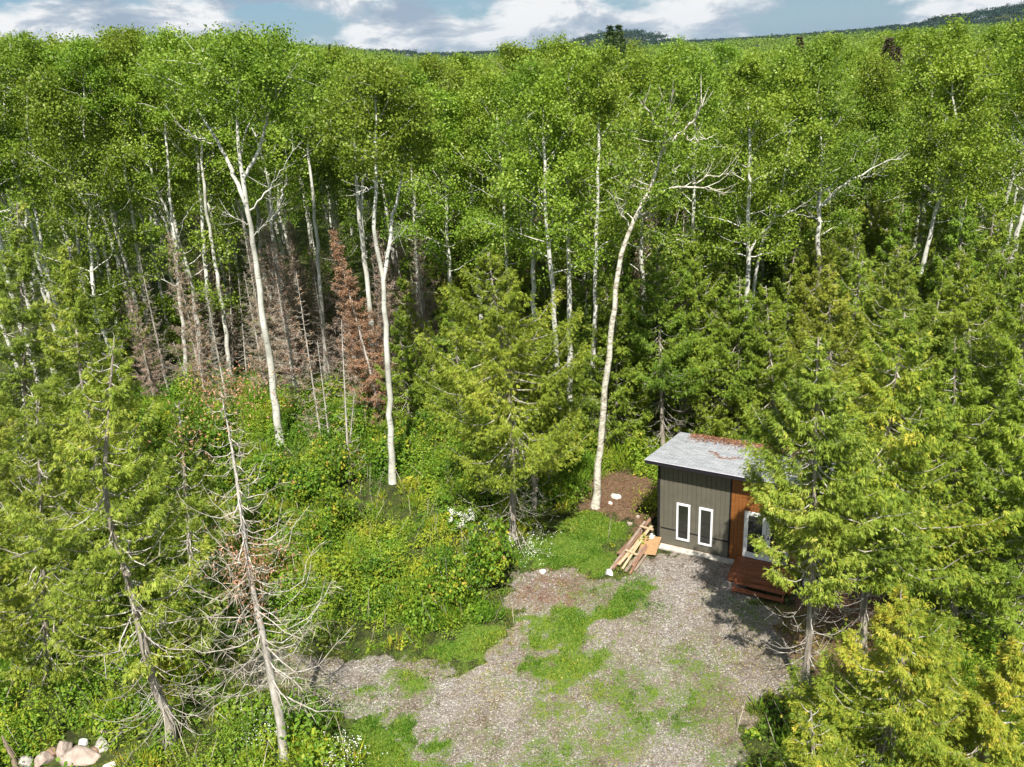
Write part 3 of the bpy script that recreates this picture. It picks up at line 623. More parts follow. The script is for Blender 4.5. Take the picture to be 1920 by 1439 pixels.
def dead_parts(seed, h, R, mat, n_tw=40, per_m=10, needle=0.0, nmat=None, trunk=None, r0=0.10, hb=0.6, wood=None, prof_p=1.0, up=0.35, gauge=0.012):
    """dead conifer: bare sweeping branches with twigs; optional dry needles"""
    rng = rngf(seed); w = MB(); br = MB(); tw = MB(); nl = MB()
    T = np.array(trunk) if trunk is not None else np.array([[0, 0, 0], [0.1*rng.normal(), 0, h*0.5], [0.15*rng.normal(), 0, h]])
    Q = spine(T, 26); w.tube(Q, np.linspace(r0, 0.012, 26), 7)
    for i in range(int((h-hb)*per_m)):
        t = (i+rng.random())/((h-hb)*per_m); z = hb+(h-hb)*t; p0 = np.array([np.interp(z, Q[:, 2], Q[:, c]) for c in range(3)])
        az = i*2.4+rng.uniform(-0.7, 0.7); L = max(0.15, R*(1-t**prof_p*0.93)*rng.uniform(0.45, 1.1)); hv = np.array([math.cos(az), math.sin(az), 0]); tt = np.linspace(0, 1, 6)
        B = p0+hv*(L*tt)[:, None]+np.array([0, 0, 1.0])*(-0.30*L*np.sin(tt*2.4)+up*L*tt**2)[:, None]; B[1:] += rng.normal(size=(5, 3))*0.03*L
        br.tube(B, np.linspace(gauge*(0.7+0.5*L/R), 0.004, 6), 3)
        n = max(3, int(n_tw*L)); q = rng.uniform(0.15, 1, n); b = np.stack([np.interp(q*5, np.arange(6), B[:, c]) for c in range(3)], 1)
        d = unit(hv*0.5+rng.normal(size=(n, 3))*np.array([0.7, 0.7, 0.35])+np.array([0, 0, -0.12])); l = rng.uniform(0.12, 0.38, n)*(0.5+0.5*L)
        tw.quads(b, l, np.full(n, 0.014), d, unit(rng.normal(size=(n, 3))), rng.uniform(0.1, 0.9, n))
        if needle > 0:
            m = rng.random(n) < needle; bb = np.repeat(b[m], 6, 0); dd = unit(np.repeat(d[m], 6, 0)+rng.normal(size=(len(bb), 3))*0.5)
            nl.quads(bb+dd*0.03+rng.normal(size=(len(bb), 3))*0.05, rng.uniform(0.06, 0.14, len(bb)), np.full(len(bb), 0.035), dd, unit(rng.normal(size=(len(bb), 3))), rng.uniform(0, 1, len(bb)))
    wood = wood or M_DEAD
    out = [('trunk', w.build('trunk', wood, True)), ('branches', br.build('branches', wood)), ('twigs', tw.build('twigs', M_TWIG))]
    if nl.V: out.append(('dry_needles', nl.build('dry_needles', nmat or M_RUST)))
    return out

# ------------------------------------------------------------------ front row of pale aspens (trunks follow the photo)
SKY = np.array([(-200, 60), (0, 64), (100, 68), (170, 72), (230, 52), (270, 48), (330, 56), (440, 54), (500, 66), (560, 86), (620, 88), (740, 103), (800, 108), (870, 104), (930, 84), (960, 72), (1060, 70), (1150, 62), (1190, 82), (1280, 92), (1340, 84), (1450, 84), (1510, 66), (1600, 62), (1700, 64), (1760, 76), (1830, 66), (1920, 48), (2300, 40)], float)
def skyz(X, Y, extra=0.0):
    """height at which a point above (X, Y) meets the skyline"""
    px, _ = proj(np.array([X, Y, 18.0])); y = np.interp(px, SKY[:, 0], SKY[:, 1])+extra+12+600/max(Y, 30)
    return A(px, y, Y)[2]
def front(base, pts, label, topy, topx=None, r0=0.15, rc=2.6, nl=24, seed=1, hcy=None, extra=(), bare=(), bark=None, leafn=55, lv=1.0, wob=0.03, hidden_base=False, tone0=0.48):
    """base px, pts = trunk px upwards, topy = px height of crown top"""
    b = G(*base); Y = b[1]; P = [np.zeros(3)]
    for (x, y) in pts: P.append(A(x, y, Y)-b)
    tx = topx if topx is not None else pts[-1][0]-(pts[-1][0]-960)*0.0
    top = A(tx, topy+30, Y)-b
    top[1] += 0.5; P.append(top)
    hc = ((A(base[0], hcy, Y)-b)[2] if hcy else P[-2][2])-(2.1 if base[0] > 770 else (-1.9 if base[0] < 400 else 0.0))
    leafn = int(leafn*1.2)
    stems = [(P, r0, 0.025, lv)]
    for (pl, rr, lv2) in extra:
        E_ = [A(x, y, Y)-b for (x, y) in pl]
        for i, e in enumerate(E_): e[1] += 0.35*i*(1 if len(stems) % 2 else -1)
        stems.append((E_, rr, 0.02, lv2))
    bb = []
    for (pl, rr) in bare:
        E_ = [A(x, y, Y)-b for (x, y) in pl]
        for i, e in enumerate(E_): e[1] -= 0.3*i
        bb.append((E_, rr))
    parts = aspen_parts(seed, stems, hc, rc, nl, leafn, bare=bb, bark=bark, wob=wob, tone0=tone0)
    return thing('aspen_tree', (b[0], b[1], 0), label, 'aspen tree', parts, 'tall pale aspens at the forest edge')
front((526, 838), [(503, 650), (480, 500), (468, 400), (461, 383), (453, 330), (443, 250)], 'tall bare-limbed white aspen forking into a wide candelabra, left of center', 70, 445, 0.19, 3.2, 22, 11, 235,
      extra=[([(462, 385), (425, 305), (400, 270), (360, 215), (325, 160)], 0.11, 0.55), ([(457, 335), (490, 280), (507, 225), (530, 160)], 0.09, 0.5), ([(448, 300), (455, 250), (485, 190), (495, 120)], 0.06, 0.4)],
      bare=[([(468, 395), (510, 350), (545, 300), (560, 270)], 0.05), ([(466, 420), (440, 405), (425, 395)], 0.03), ([(472, 450), (495, 425), (520, 400)], 0.03), ([(400, 270), (370, 255), (345, 235)], 0.035)])
front((736, 906), [(728, 690), (719, 525), (708, 478), (697, 433), (706, 353), (703, 300)], 'twin-stemmed white aspen with slender straight trunk left of the center cedar', 130, 705, 0.15, 2.4, 20, 12, 330,
      extra=[([(719, 525), (726, 475), (735, 405), (750, 330), (755, 220)], 0.09, 0.6)], bare=[([(706, 353), (690, 350), (670, 360)], 0.03), ([(722, 480), (740, 440), (748, 420)], 0.03)])
front((704, 765), [(697, 620), (683, 480), (672, 400), (665, 300)], 'white aspen with two parallel stems beside the rust-brown spruce', 110, 655, 0.17, 2.4, 20, 13, 330, extra=[([(680, 470), (676, 390), (678, 310), (690, 180)], 0.1, 0.6)])
front((408, 705), [(395, 600), (385, 500), (378, 400), (372, 330), (368, 250)], 'slim white aspen, left stem of the close pair left of the candelabra aspen', 75, 360, 0.15, 2.5, 22, 14, 270, bare=[([(372, 320), (340, 280), (315, 250), (300, 235)], 0.05), ([(376, 330), (395, 300), (410, 270)], 0.04)])
front((434, 712), [(420, 600), (405, 500), (390, 420), (382, 350), (375, 280)], 'slim white aspen, right stem of the close pair left of the candelabra aspen', 90, 395, 0.14, 2.3, 20, 15, 280)
front((274, 680), [(262, 600), (238, 500), (212, 420), (200, 320), (198, 240)], 'wavy white aspen trunk slanting down toward the left cedars', 65, 205, 0.15, 2.6, 22, 16, 270)
front((238, 725), [(205, 520), (190, 430), (175, 340), (158, 270)], 'thin greyish aspen just left of the wavy white one', 75, 150, 0.12, 2.4, 20, 17, 290)
front((212, 725), [(150, 520), (122, 440), (90, 360), (62, 290), (48, 262)], 'slanting grey-white aspen near the left edge, third from it', 70, 50, 0.17, 2.7, 22, 18, 260, bare=[([(75, 310), (65, 290), (60, 270)], 0.05)])
front((150, 705), [(100, 555), (65, 435), (40, 350), (22, 300), (5, 220)], 'leaning white aspen at the far left edge', 75, 5, 0.17, 2.8, 22, 19, 240, bare=[([(35, 330), (15, 300), (-15, 285)], 0.05), ([(38, 320), (55, 305), (70, 290)], 0.04)])
front((172, 700), [(141, 400), (135, 350), (120, 290), (110, 250)], 'thin white aspen between the two slanting ones at left', 72, 105, 0.11, 2.3, 18, 20, 260)
front((292, 705), [(270, 560), (255, 450), (245, 380), (235, 330), (230, 270)], 'dark-scarred aspen with a crooked bare side branch at left', 60, 232, 0.16, 2.7, 22, 21, 270, bare=[([(246, 360), (262, 320), (272, 300)], 0.05)])
front((352, 720), [(328, 450), (318, 380), (312, 290)], 'faint aspen standing deeper in shade left of the close pair', 60, 310, 0.13, 2.5, 20, 22, 300)
front((614, 730), [(608, 640), (600, 520), (590, 400), (577, 280)], 'straight mottled aspen between the candelabra aspen and the rust-brown spruce', 95, 578, 0.14, 2.5, 22, 23, 285)
front((48, 752), [(38, 700), (15, 640), (-15, 560), (-40, 480)], 'leaning white trunk coming in low at the left edge', 250, -60, 0.13, 2.3, 16, 24, 420)
front((912, 740), [(903, 600), (895, 500), (888, 440), (885, 380)], 'pale aspen rising behind the center cedar top', 160, 880, 0.14, 2.7, 22, 25, 420)
front((1012, 800), [(1005, 650), (1000, 560), (998, 480), (1000, 400)], 'white aspen, leftmost of the row of four right of the center cedar', 120, 990, 0.15, 2.8, 24, 26, 410)
front((1054, 870), [(1046, 720), (1040, 600), (1032, 500), (1022, 410)], 'white aspen, second of the row of four right of the center cedar', 150, 1020, 0.15, 2.6, 22, 27, 420)
front((1070, 830), [(1068, 700), (1068, 560), (1067, 480), (1065, 420)], 'black-scarred aspen, third of the row of four right of the center cedar', 110, 1068, 0.15, 2.7, 22, 28, 420)
front((1113, 835), [(1112, 700), (1115, 600), (1118, 480), (1121, 400)], 'blue-grey shaded aspen, last of the row of four right of the center cedar', 100, 1125, 0.14, 2.7, 22, 29, 400)
front((1116, 952), [(1128, 800), (1143, 660), (1152, 560), (1163, 480), (1178, 425), (1212, 372), (1232, 325), (1245, 283)], 'large leaning yellowish aspen with bare spreading top limbs beside the shed', 140, 1262, 0.15, 2.0, 20, 30, 330, bark=M_TAN, lv=0.8, leafn=34,
      bare=[([(1245, 283), (1238, 250), (1215, 220), (1198, 185)], 0.08), ([(1245, 283), (1270, 250), (1300, 215), (1310, 180)], 0.09), ([(1245, 283), (1248, 240), (1250, 195), (1255, 165)], 0.07), ([(1215, 370), (1260, 350), (1300, 345), (1350, 358)], 0.07), ([(1220, 360), (1195, 350), (1180, 345)], 0.04), ([(1180, 425), (1160, 395), (1165, 370)], 0.04), ([(1300, 345), (1330, 325), (1370, 320)], 0.04), ([(1270, 250), (1300, 262), (1330, 255)], 0.04)])
front((1392, 800), [(1396, 660), (1401, 560), (1404, 480), (1402, 390), (1408, 310)], 'white aspen standing behind the shed between the cedars', 110, 1405, 0.16, 2.8, 24, 31, 420, bare=[([(1402, 480), (1425, 430), (1460, 395), (1500, 380)], 0.08), ([(1402, 470), (1388, 430), (1380, 400)], 0.05)])
front((1546, 740), [(1543, 640), (1534, 520), (1534, 420), (1537, 380), (1541, 300)], 'bright white aspen beside the grey dead spruce, with a long limb to the right', 90, 1542, 0.17, 2.9, 24, 32, 370, bare=[([(1540, 385), (1565, 355), (1600, 330), (1640, 300), (1672, 293)], 0.08), ([(1595, 335), (1620, 330), (1640, 320)], 0.03), ([(1536, 410), (1500, 400), (1460, 390)], 0.03)])
front((1690, 740), [(1735, 470), (1750, 410), (1762, 370), (1790, 322)], 'leaning white aspen above the right cedars', 100, 1820, 0.15, 2.7, 22, 33, 350, extra=[([(1762, 372), (1742, 350), (1712, 340)], 0.06, 0.3)])
front((1798, 740), [(1802, 430), (1803, 390), (1805, 345), (1800, 300)], 'short visible white trunk just right of the leaning aspen above the right cedars', 95, 1790, 0.14, 2.7, 22, 34, 360)
front((1852, 740), [(1900, 470), (1915, 410), (1930, 350)], 'aspen at the right edge whose trunk slants out of the picture', 85, 1950, 0.17, 2.8, 22, 35, 360)
front((1402, 760), [(1418, 480), (1440, 430), (1462, 395)], 'crooked leaning aspen between the shed and the grey dead spruce', 130, 1500, 0.11, 2.5, 18, 36, 390)
front((790, 740), [(785, 600), (782, 500), (775, 400)], 'aspen hidden in its own leaves left of the center cedar top', 125, 770, 0.13, 2.8, 24, 37, 400)
front((850, 760), [(848, 600), (842, 500), (838, 420)], 'bushy low-crowned aspen directly above the center cedar', 170, 832, 0.13, 3.0, 26, 38, 440)
front((960, 760), [(955, 600), (950, 480), (945, 400)], 'bushy aspen between the center cedar top and the row of four', 140, 930, 0.13, 3.0, 26, 39, 430)
front((1210, 770), [(1208, 620), (1205, 500), (1200, 400)], 'broad green aspen behind the large leaning yellowish one', 110, 1205, 0.14, 3.0, 26, 40, 470)
front((1310, 760), [(1308, 620), (1303, 500), (1300, 420)], 'broad green aspen above the shed roof', 105, 1310, 0.14, 3.0, 26, 41, 440)
front((1475, 700), [(1473, 560), (1470, 450)], 'green aspen behind the crooked leaning one', 100, 1475, 0.13, 2.8, 24, 42, 420)
front((1640, 640), [(1642, 520), (1645, 430)], 'green aspen rising over the yellow-green cedars at right', 85, 1650, 0.13, 2.8, 24, 43, 400)

# ------------------------------------------------------------------ filler aspens behind
rg = rngf(5)
protos = []
for s in range(5):
    r = rngf(200+s); h = 17.0; low = 0.60 if s in (0, 3) else 0.22; P = [(0, 0, 0), (r.normal()*.3, r.normal()*.3, h*.35), (r.normal()*.4, r.normal()*.4, h*.7), (r.normal()*.4, r.normal()*.4, h)]
    st = [(P, 0.13, 0.02, 1.0)]
    if s % 2: a = np.array(P[2]); st.append(([a-[0, 0, 2], a+[0.8, .3, 0], a+[1.3, .6, 3.6]], 0.07, 0.02, 0.4))
    protos.append(aspen_parts(210+s, st, h*low, 2.9, 26 if low > 0.4 else 36, 50, lsize=0.135, sig=0.34))
pts = []
Yv = 51.0
while Yv < 112:
    step = 4.3+0.022*(Yv-51)*2
    wv = 0.64*Yv+4
    for Xv in np.arange(-wv-2, wv+4, step*1.12):
        X = Xv+rg.uniform(-1.6, 1.6); Y = Yv+rg.uniform(-1.7, 1.7); pts.append((X, Y))
    Yv += step
cnt = 0; FILL = []
for (X, Y) in pts:
    px, py = proj(np.array([X, Y, 15.0]))
    if px < -60 or px > 1980: continue
    base = 18.6 if px < 620 else (16.6 if px < 930 else (18.0 if px < 1200 else 17.2))
    h = base+rg.uniform(-1.6, 1.9); zz = float(terrain(X, Y)); lim = skyz(X, Y, rg.uniform(-42, 36) if Y < 85 else rg.uniform(-8, 26))-zz
    h = min(h, lim)
    if h < 11: h = max(h, 9)
    FILL.append((X, Y, zz, h))
for i, (X, Y, zz, h) in enumerate(FILL[:262]):
    pr = protos[i % 5]; s = h/17.0
    if i < 5: t = thing('background_aspen', (X, Y, zz), 'leafy green aspen standing in the closed forest behind the front row of trunks', 'aspen tree', pr, 'aspens of the forest behind the front row'); SRC = protos; 
    else: t = copy_tree(BG[(0, 3)[i % 2] if X < -7 and Y < 66 else i % 5]); t.location = (X, Y, zz)
    if i < 5:
        if i == 0: BG = []
        BG.append(t)
    wx = rg.uniform(0.88, 1.15); t.scale = (s*wx, s*wx, s*1.0); t.rotation_euler = (0, 0, rg.uniform(0, 6.28))
print('filler aspens', len(FILL))

# ------------------------------------------------------------------ far forest (uncountable): one object
def blob_forest(name, trees, per, size, seed, mat, conic=False, label=''):
    rng = rngf(seed); mb = MB(); T = np.array(trees); n = len(T); idx = np.repeat(np.arange(n), per); N = len(idx)
    hh = T[idx, 3]; rr = T[idx, 4]
    # lumpy crowns: 6 sub-clumps each
    sub = rng.normal(size=(n, 7, 3))*0.45; s = sub[idx, rng.integers(0, 7, N)]
    v = unit(rng.normal(size=(N, 3)))*rng.uniform(0.25, 0.62, N)[:, None]+s
    if conic:
        t = rng.random(N)**0.6; a = rng.uniform(0, 6.28, N); rad = (1-t)*rng.uniform(0.6, 1, N)
        P = np.stack([T[idx, 0]+np.cos(a)*rad*rr, T[idx, 1]+np.sin(a)*rad*rr, T[idx, 2]+hh*(0.25+0.75*t)], 1)
    else:
        P = np.stack([T[idx, 0]+v[:, 0]*rr, T[idx, 1]+v[:, 1]*rr, T[idx, 2]+hh*0.74+v[:, 2]*hh*0.24], 1)
    nrm = unit(rng.normal(size=(N, 3))+np.array([0, -0.1, 0.6])); d = unit(np.cross(nrm, rng.normal(size=(N, 3)))); L = size*rng.uniform(0.6, 1.4, N)*np.sqrt(T[idx, 5])
    tone = 0.45+0.14*rng.normal(size=n)[idx]+0.13*rng.normal(size=N)
    mb.quads(P, L, L*0.8, d, nrm, np.clip(tone, 0, 1))
    o = link(name, mb.build(name, mat)); tag(o, label, 'forest', kind='stuff'); return o
rf_ = rngf(9)
far = [(X, Y, z, h, 2.6, 1.0) for (X, Y, z, h) in FILL[262:]]
near_f = []; mid_f = []; far_f = []; con_f = []
Yv = 112.0
while Yv < 2600:
    step = 5.2+0.011*(Yv-112); wv = 0.66*Yv+6
    for Xv in np.arange(-wv, wv, step):
        X = Xv+rf_.uniform(-.45, .45)*step; Y = Yv+rf_.uniform(-.45, .45)*step; z = float(terrain(X, Y)); h = rf_.uniform(14, 19) if X/Y < -0.1 else rf_.uniform(10.5, 16.8)
        lim = skyz(X, Y, rf_.uniform(-9, 7) if Y < 700 else rf_.uniform(-2, 3))-z
        if Y < 900: h = min(h, max(lim, 8.0))
        R = 2.9*max(1, step/6.5)
        if Y < 210: near_f.append((X, Y, z, h, R, 1.0))
        elif Y < 480: mid_f.append((X, Y, z, h, R*1.05, (step/6)))
        elif Y < 1150: far_f.append((X, Y, z, h, R*1.1, (step/6)))
        else: con_f.append((X, Y, z, rf_.uniform(12, 20) if z > 12 else rf_.uniform(7, 12), R*0.8, (step/6)))
    Yv += step
print(len(near_f), len(mid_f), len(far_f), len(con_f))
blob_forest('forest', far+near_f, 420, 0.36, 31, M_FAR, label='dense green forest canopy stretching back beyond the nearer aspens')
blob_forest('distant_forest', mid_f, 150, 0.62, 32, M_FAR, label='distant green treetops running up to the skyline')
blob_forest('remote_forest', far_f, 50, 0.9, 33, M_FAR, label='remote strip of green treetops below the hills')
blob_forest('hill_forest', con_f, 90, 1.25, 34, M_CONIF, conic=False, label='dark bluish forest covering the far hills on the horizon')

# ------------------------------------------------------------------ cedars
def rel(base, pts):
    b = G(*base); return b, [np.zeros(3)]+[A(x, y, b[1])-b for (x, y) in pts]
def cedar_at(base, topx, topy, R, label, seed, hb=1.0, mat=None, dens=30, group='northern cedars around the clearing', mids=(), name='cedar_tree', **kw):
    b = G(*base); top = A(topx, topy, b[1])-b; h = top[2]; T = [np.zeros(3)]+[A(x, y, b[1])-b for (x, y) in mids]+[top]
    top[1] += 0.3
    return thing(name, (b[0], b[1], float(terrain(b[0], b[1]))), label, 'cedar tree', cedar_parts(seed, h, R, hb, dens, mat, trunk=T, **kw), group)
cedar_at((961, 1012), 915, 478, 3.7, 'full yellow-green cedar standing alone in the center with its pale trunk showing', 51, hb=3.6, r0=0.16, mat=M_CEDARD, tone0=0.52, mids=[(962, 900), (958, 760)], dens=32, pw=1.9)
cedar_at((1001, 960), 1015, 600, 2.1, 'slimmer cedar right behind the full center cedar', 52, hb=2.6, mat=M_CEDARD, dens=34)
cedar_at((1508, 1312), 1542, 640, 2.4, 'tall olive cedar right of the deck with a bare lower trunk', 53, hb=4.6, pw=1.7, tone0=0.5, mids=[(1520, 1150), (1526, 1000), (1528, 850)], dens=44, thin=0.03, side=(2.6, 6.6, 0.34))
cedar_at((1618, 1228), 1706, 590, 3.1, 'yellow-tipped cedar, widest of those right of the shed', 54, hb=3.6, mids=[(1622, 1050), (1660, 850)], dens=36, mat=M_CEDARY, tone0=0.40, pw=1.8)
cedar_at((1790, 1180), 1800, 640, 2.8, 'green cedar between the yellow-tipped one and the right edge', 55, hb=2.5, mat=M_CEDARD, dens=34)
cedar_at((1560, 960), 1560, 500, 2.5, 'pale-topped cedar rising behind the tall olive one', 56, hb=2, dens=32)
cedar_at((1690, 930), 1690, 470, 2.8, 'cedar behind the yellow-tipped one', 57, hb=2, mat=M_CEDAR, dens=32)
cedar_at((1830, 900), 1815, 470, 2.7, 'upright cedar in the back rank near the right edge', 58, hb=2, mat=M_CEDARD, dens=32)
cedar_at((1935, 980), 1920, 520, 2.8, 'dark green cedar cut by the right edge of the picture', 59, hb=1.5, mat=M_CEDARD, dens=32)
cedar_at((1940, 1240), 1935, 720, 2.9, 'dense cedar low at the right edge behind the foreground one', 60, hb=1.5, mat=M_CEDARD, dens=32)
cedar_at((1243, 852), 1235, 470, 2.6, 'green cedar behind the left corner of the shed roof', 61, hb=3.5, mat=M_CEDARD, dens=32)
cedar_at((1272, 838), 1300, 455, 2.5, 'green cedar directly behind the middle of the shed roof', 62, hb=3.4, mat=M_CEDARD, dens=32)
cedar_at((1384, 842), 1390, 520, 2.5, 'green cedar behind the right part of the shed roof', 63, hb=3.3, mat=M_CEDARD, dens=32)
cedar_at((1160, 800), 1170, 470, 2.0, 'dark green cedar behind the large leaning aspen', 64, hb=1.5, mat=M_CEDARD, dens=32)
cedar_at((1455, 850), 1440, 540, 2.3, 'cedar filling the gap between the shed and the pale-topped cedar', 65, hb=1.5, mat=M_CEDARD, dens=32)
cedar_at((318, 1392), 205, 640, 3.0, 'thin-leaved leaning cedar at left whose trunk bends sharply at its foot', 66, hb=3.4, mids=[(330, 1355), (296, 1310), (270, 1210), (245, 1100), (200, 960), (195, 880)], dens=26, thin=0.2, r0=0.165, per_m=9, tone0=0.48)
cedar_at((215, 1075), 120, 455, 3.0, 'tall cedar in the mass at left, its top against the aspen trunks', 67, hb=1.0, mids=[(195, 950), (150, 700)], dens=30, thin=0.12, tone0=0.46)
cedar_at((60, 1010), 25, 385, 2.8, 'tall cedar at the left edge under the leaning white aspen', 68, hb=1.0, dens=30, thin=0.1, tone0=0.46)
cedar_at((90, 1280), 60, 760, 2.6, 'loose cedar low at the left edge', 69, hb=0.8, dens=26, thin=0.2, tone0=0.44)
cedar_at((365, 1140), 330, 760, 2.0, 'small cedar behind the bare dead spruce at left', 70, hb=0.8, dens=20, thin=0.25, mat=M_CEDARD)
cedar_at((-70, 1220), -60, 600, 2.8, 'cedar partly outside the left edge', 71, hb=0.8, dens=22, thin=0.2)
# foreground cedar, bottom right
def fore(X, Y, h, R, label, seed, **kw):
    return thing('cedar_tree', (X, Y, 0), label, 'cedar tree', cedar_parts(seed, h, R, 0.6, 58, M_CEDARY, size=0.115, k=7, per_m=13, r0=0.14, **kw), 'northern cedars around the clearing')
p = A(1700, 1105, 16.2); fore(p[0], p[1], p[2], 3.2, 'bright yellow-green cedar closest to the camera, lower right corner', 72, tone0=0.56, barewood=0.15)
p = A(1905, 1190, 15.0); fore(p[0], p[1], p[2], 2.6, 'second yellow-green foreground cedar at the lower right edge', 73, tone0=0.52, barewood=0.15)
p = A(1530, 1330, 14.2); fore(p[0], p[1], p[2], 1.7, 'small yellow-green cedar top poking up at the bottom edge', 74, tone0=0.45, barewood=0.1)

# mid-layer cedars and young trees in the shade behind
cp = [cedar_parts(300, 9.0, 2.3, 0.5, 24, M_CEDARD, size=0.2, k=5, per_m=8), cedar_parts(301, 9.0, 2.0, 0.5, 24, M_CEDARD, size=0.2, k=5, per_m=8), cedar_parts(302, 9.0, 2.5, 0.6, 22, M_CEDAR, size=0.2, k=5, per_m=8)]
mids = []
rm = rngf(77)
for (x0, x1, Y0, Y1, n, h0, h1) in ((3, 22, 38, 47, 34, 6, 10.5), (-6, 4, 41, 52, 22, 5, 8.5), (15, 34, 31, 46, 30, 8, 12.5), (-30, -8, 52, 62, 14, 6, 9), (-6, 26, 49, 60, 34, 8, 12.5)):
    for _ in range(n): mids.append((rm.uniform(x0, x1), rm.uniform(Y0, Y1), rm.uniform(h0, h1)))
PM = []
for i, (X, Y, h) in enumerate(mids):
    if i < 3: t = thing('understory_cedar', (X, Y, 0), 'shaded green cedar in the understory beneath the aspens', 'cedar tree', cp[i], 'understory cedars beneath the aspens'); PM.append(t)
    else: t = copy_tree(PM[i % 3]); t.location = (X, Y, 0)
    s = h/9; t.scale = (s*0.95, s*0.95, s); t.rotation_euler = (0, 0, rm.uniform(0, 6.28))

# ------------------------------------------------------------------ dead conifers
def dead_at(base, topx, topy, R, label, seed, mids=(), **kw):
    b = G(*base); top = A(topx, topy, b[1])-b; T = [np.zeros(3)]+[A(x, y, b[1])-b for (x, y) in mids]+[top]
    return thing('dead_spruce', (b[0], b[1], 0), label, 'dead tree', dead_parts(seed, top[2], R, None, trunk=T, **kw), 'dead conifers')
# large bare one in front
b = G(533, 1424); hero_mid = [(527, 1350), (512, 1290), (495, 1200), (470, 1090), (452, 960), (440, 870), (428, 800)]
T = [np.zeros(3)]+[A(x, y, b[1])-b for x, y in hero_mid]+[A(414, 735, b[1])-b]
hp = dead_parts(81, T[-1][2], 2.9, None, n_tw=16, per_m=11, trunk=T, r0=0.15, hb=2.6, prof_p=1.5, up=0.45, gauge=0.018)
rr_ = rngf(82); rust = MB()
for (x, y, n, sg) in ((455, 1050, 380, (0.35, 0.35, 0.6)), (465, 1110, 320, (0.3, 0.3, 0.5)), (480, 1040, 260, (0.55, 0.4, 0.25)), (448, 735, 420, (0.5, 0.5, 0.35)), (405, 725, 160, (0.5, 0.4, 0.3)), (365, 820, 90, (0.4, 0.4, 0.25)), (500, 1060, 200, (0.5, 0.4, 0.35))):
    c = A(x, y, b[1])-b; n = int(n*0.35); P = c+rr_.normal(size=(n*3, 3))*np.array(sg); d = unit(rr_.normal(size=(n*3, 3))+np.array([0, 0, -0.7]))
    rust.quads(P, rr_.uniform(0.05, 0.13, n*3), np.full(n*3, 0.035), d, unit(rr_.normal(size=(n*3, 3))), rr_.uniform(0, 1, n*3))
hp.append(('dry_needles', rust.build('dry_needles', M_RUST)))
thing('dead_spruce', (b[0], b[1], 0), 'large bare silver-grey dead spruce with long sweeping branches and tufts of rusty needles', 'dead tree', hp, 'dead conifers')
dead_at((720, 800), 622, 432, 2.0, 'rust-brown dead spruce with dry needles between the aspens, left of center', 83, mids=[(690, 680)], n_tw=60, needle=0.75, per_m=13)
dead_at((655, 905), 640, 600, 1.0, 'slender grey dead spruce snag beside the rust-brown one', 84, n_tw=20, per_m=8, r0=0.07)
dead_at((1482, 690), 1500, 418, 1.7, 'bushy grey-brown dead spruce beside the bright white aspen at right', 85, n_tw=85, per_m=14)
dead_at((437, 690), 428, 450, 1.1, 'thin grey dead spruce between the close aspen pair and the candelabra aspen', 86, n_tw=22, per_m=9, r0=0.06)
dead_at((462, 700), 447, 520, 1.1, 'small twiggy grey spruce just left of the candelabra aspen trunk', 87, n_tw=30, per_m=9, r0=0.05)
dead_at((566, 790), 515, 470, 1.2, 'leaning thin brown dead spruce right of the candelabra aspen', 88, n_tw=35, needle=0.25, per_m=9, r0=0.07)
dead_at((604, 835), 555, 510, 1.2, 'thin grey pole-like dead spruce left of the mottled aspen', 89, n_tw=28, needle=0.12, per_m=8, r0=0.06)
dead_at((620, 845), 595, 640, 0.7, 'short grey pole snag below the mottled aspen', 90, n_tw=12, per_m=5, r0=0.05)
dead_at((385, 760), 360, 560, 1.2, 'grey dead spruce sapling left of the close aspen pair', 91, n_tw=35, needle=0.1, per_m=9, r0=0.06)
dead_at((320, 745), 302, 690, 0.3, 'short broken snag in the yellow undergrowth at left', 92, n_tw=4, per_m=4, r0=0.07)
dead_at((358, 740), 325, 640, 0.6, 'small leaning grey snag in the undergrowth at left', 93, n_tw=8, per_m=6, r0=0.05)
dead_at((650, 900), 665, 730, 0.25, 'bare curved sapling stem leaning against the aspens', 94, n_tw=4, per_m=3, r0=0.05)
dp = [dead_parts(310, 10.0, 1.7, None, n_tw=60, per_m=12, needle=0.35, nmat=M_BROWNN), dead_parts(311, 10.0, 1.4, None, n_tw=50, per_m=11), dead_parts(312, 10.0, 1.9, None, n_tw=55, per_m=12, needle=0.35, nmat=M_BROWNN)]
rd = rngf(91); PD = []; dl = []
for _ in range(32): dl.append((rd.uniform(-26, -6), rd.uniform(46, 57), rd.uniform(7, 11.5)))
for _ in range(12): dl.append((rd.uniform(-6, 14), rd.uniform(44, 54), rd.uniform(8, 12)))
labs = ['brown-tinged dead spruce in the shade between the aspen trunks', 'grey twiggy dead spruce in the shade between the aspen trunks', 'dull green and grey half-dead spruce in the shade between the aspen trunks']
for i, (X, Y, h) in enumerate(dl):
    if i < 3: t = thing('shaded_spruce', (X, Y, 0), labs[i], 'spruce tree', dp[i], labs[i].replace('spruce', 'spruces')); PD.append(t)
    else: t = copy_tree(PD[i % 3]); t.location = (X, Y, 0)
    s = h/10; t.scale = (s, s, s); t.rotation_euler = (0, 0, rd.uniform(0, 6.28))
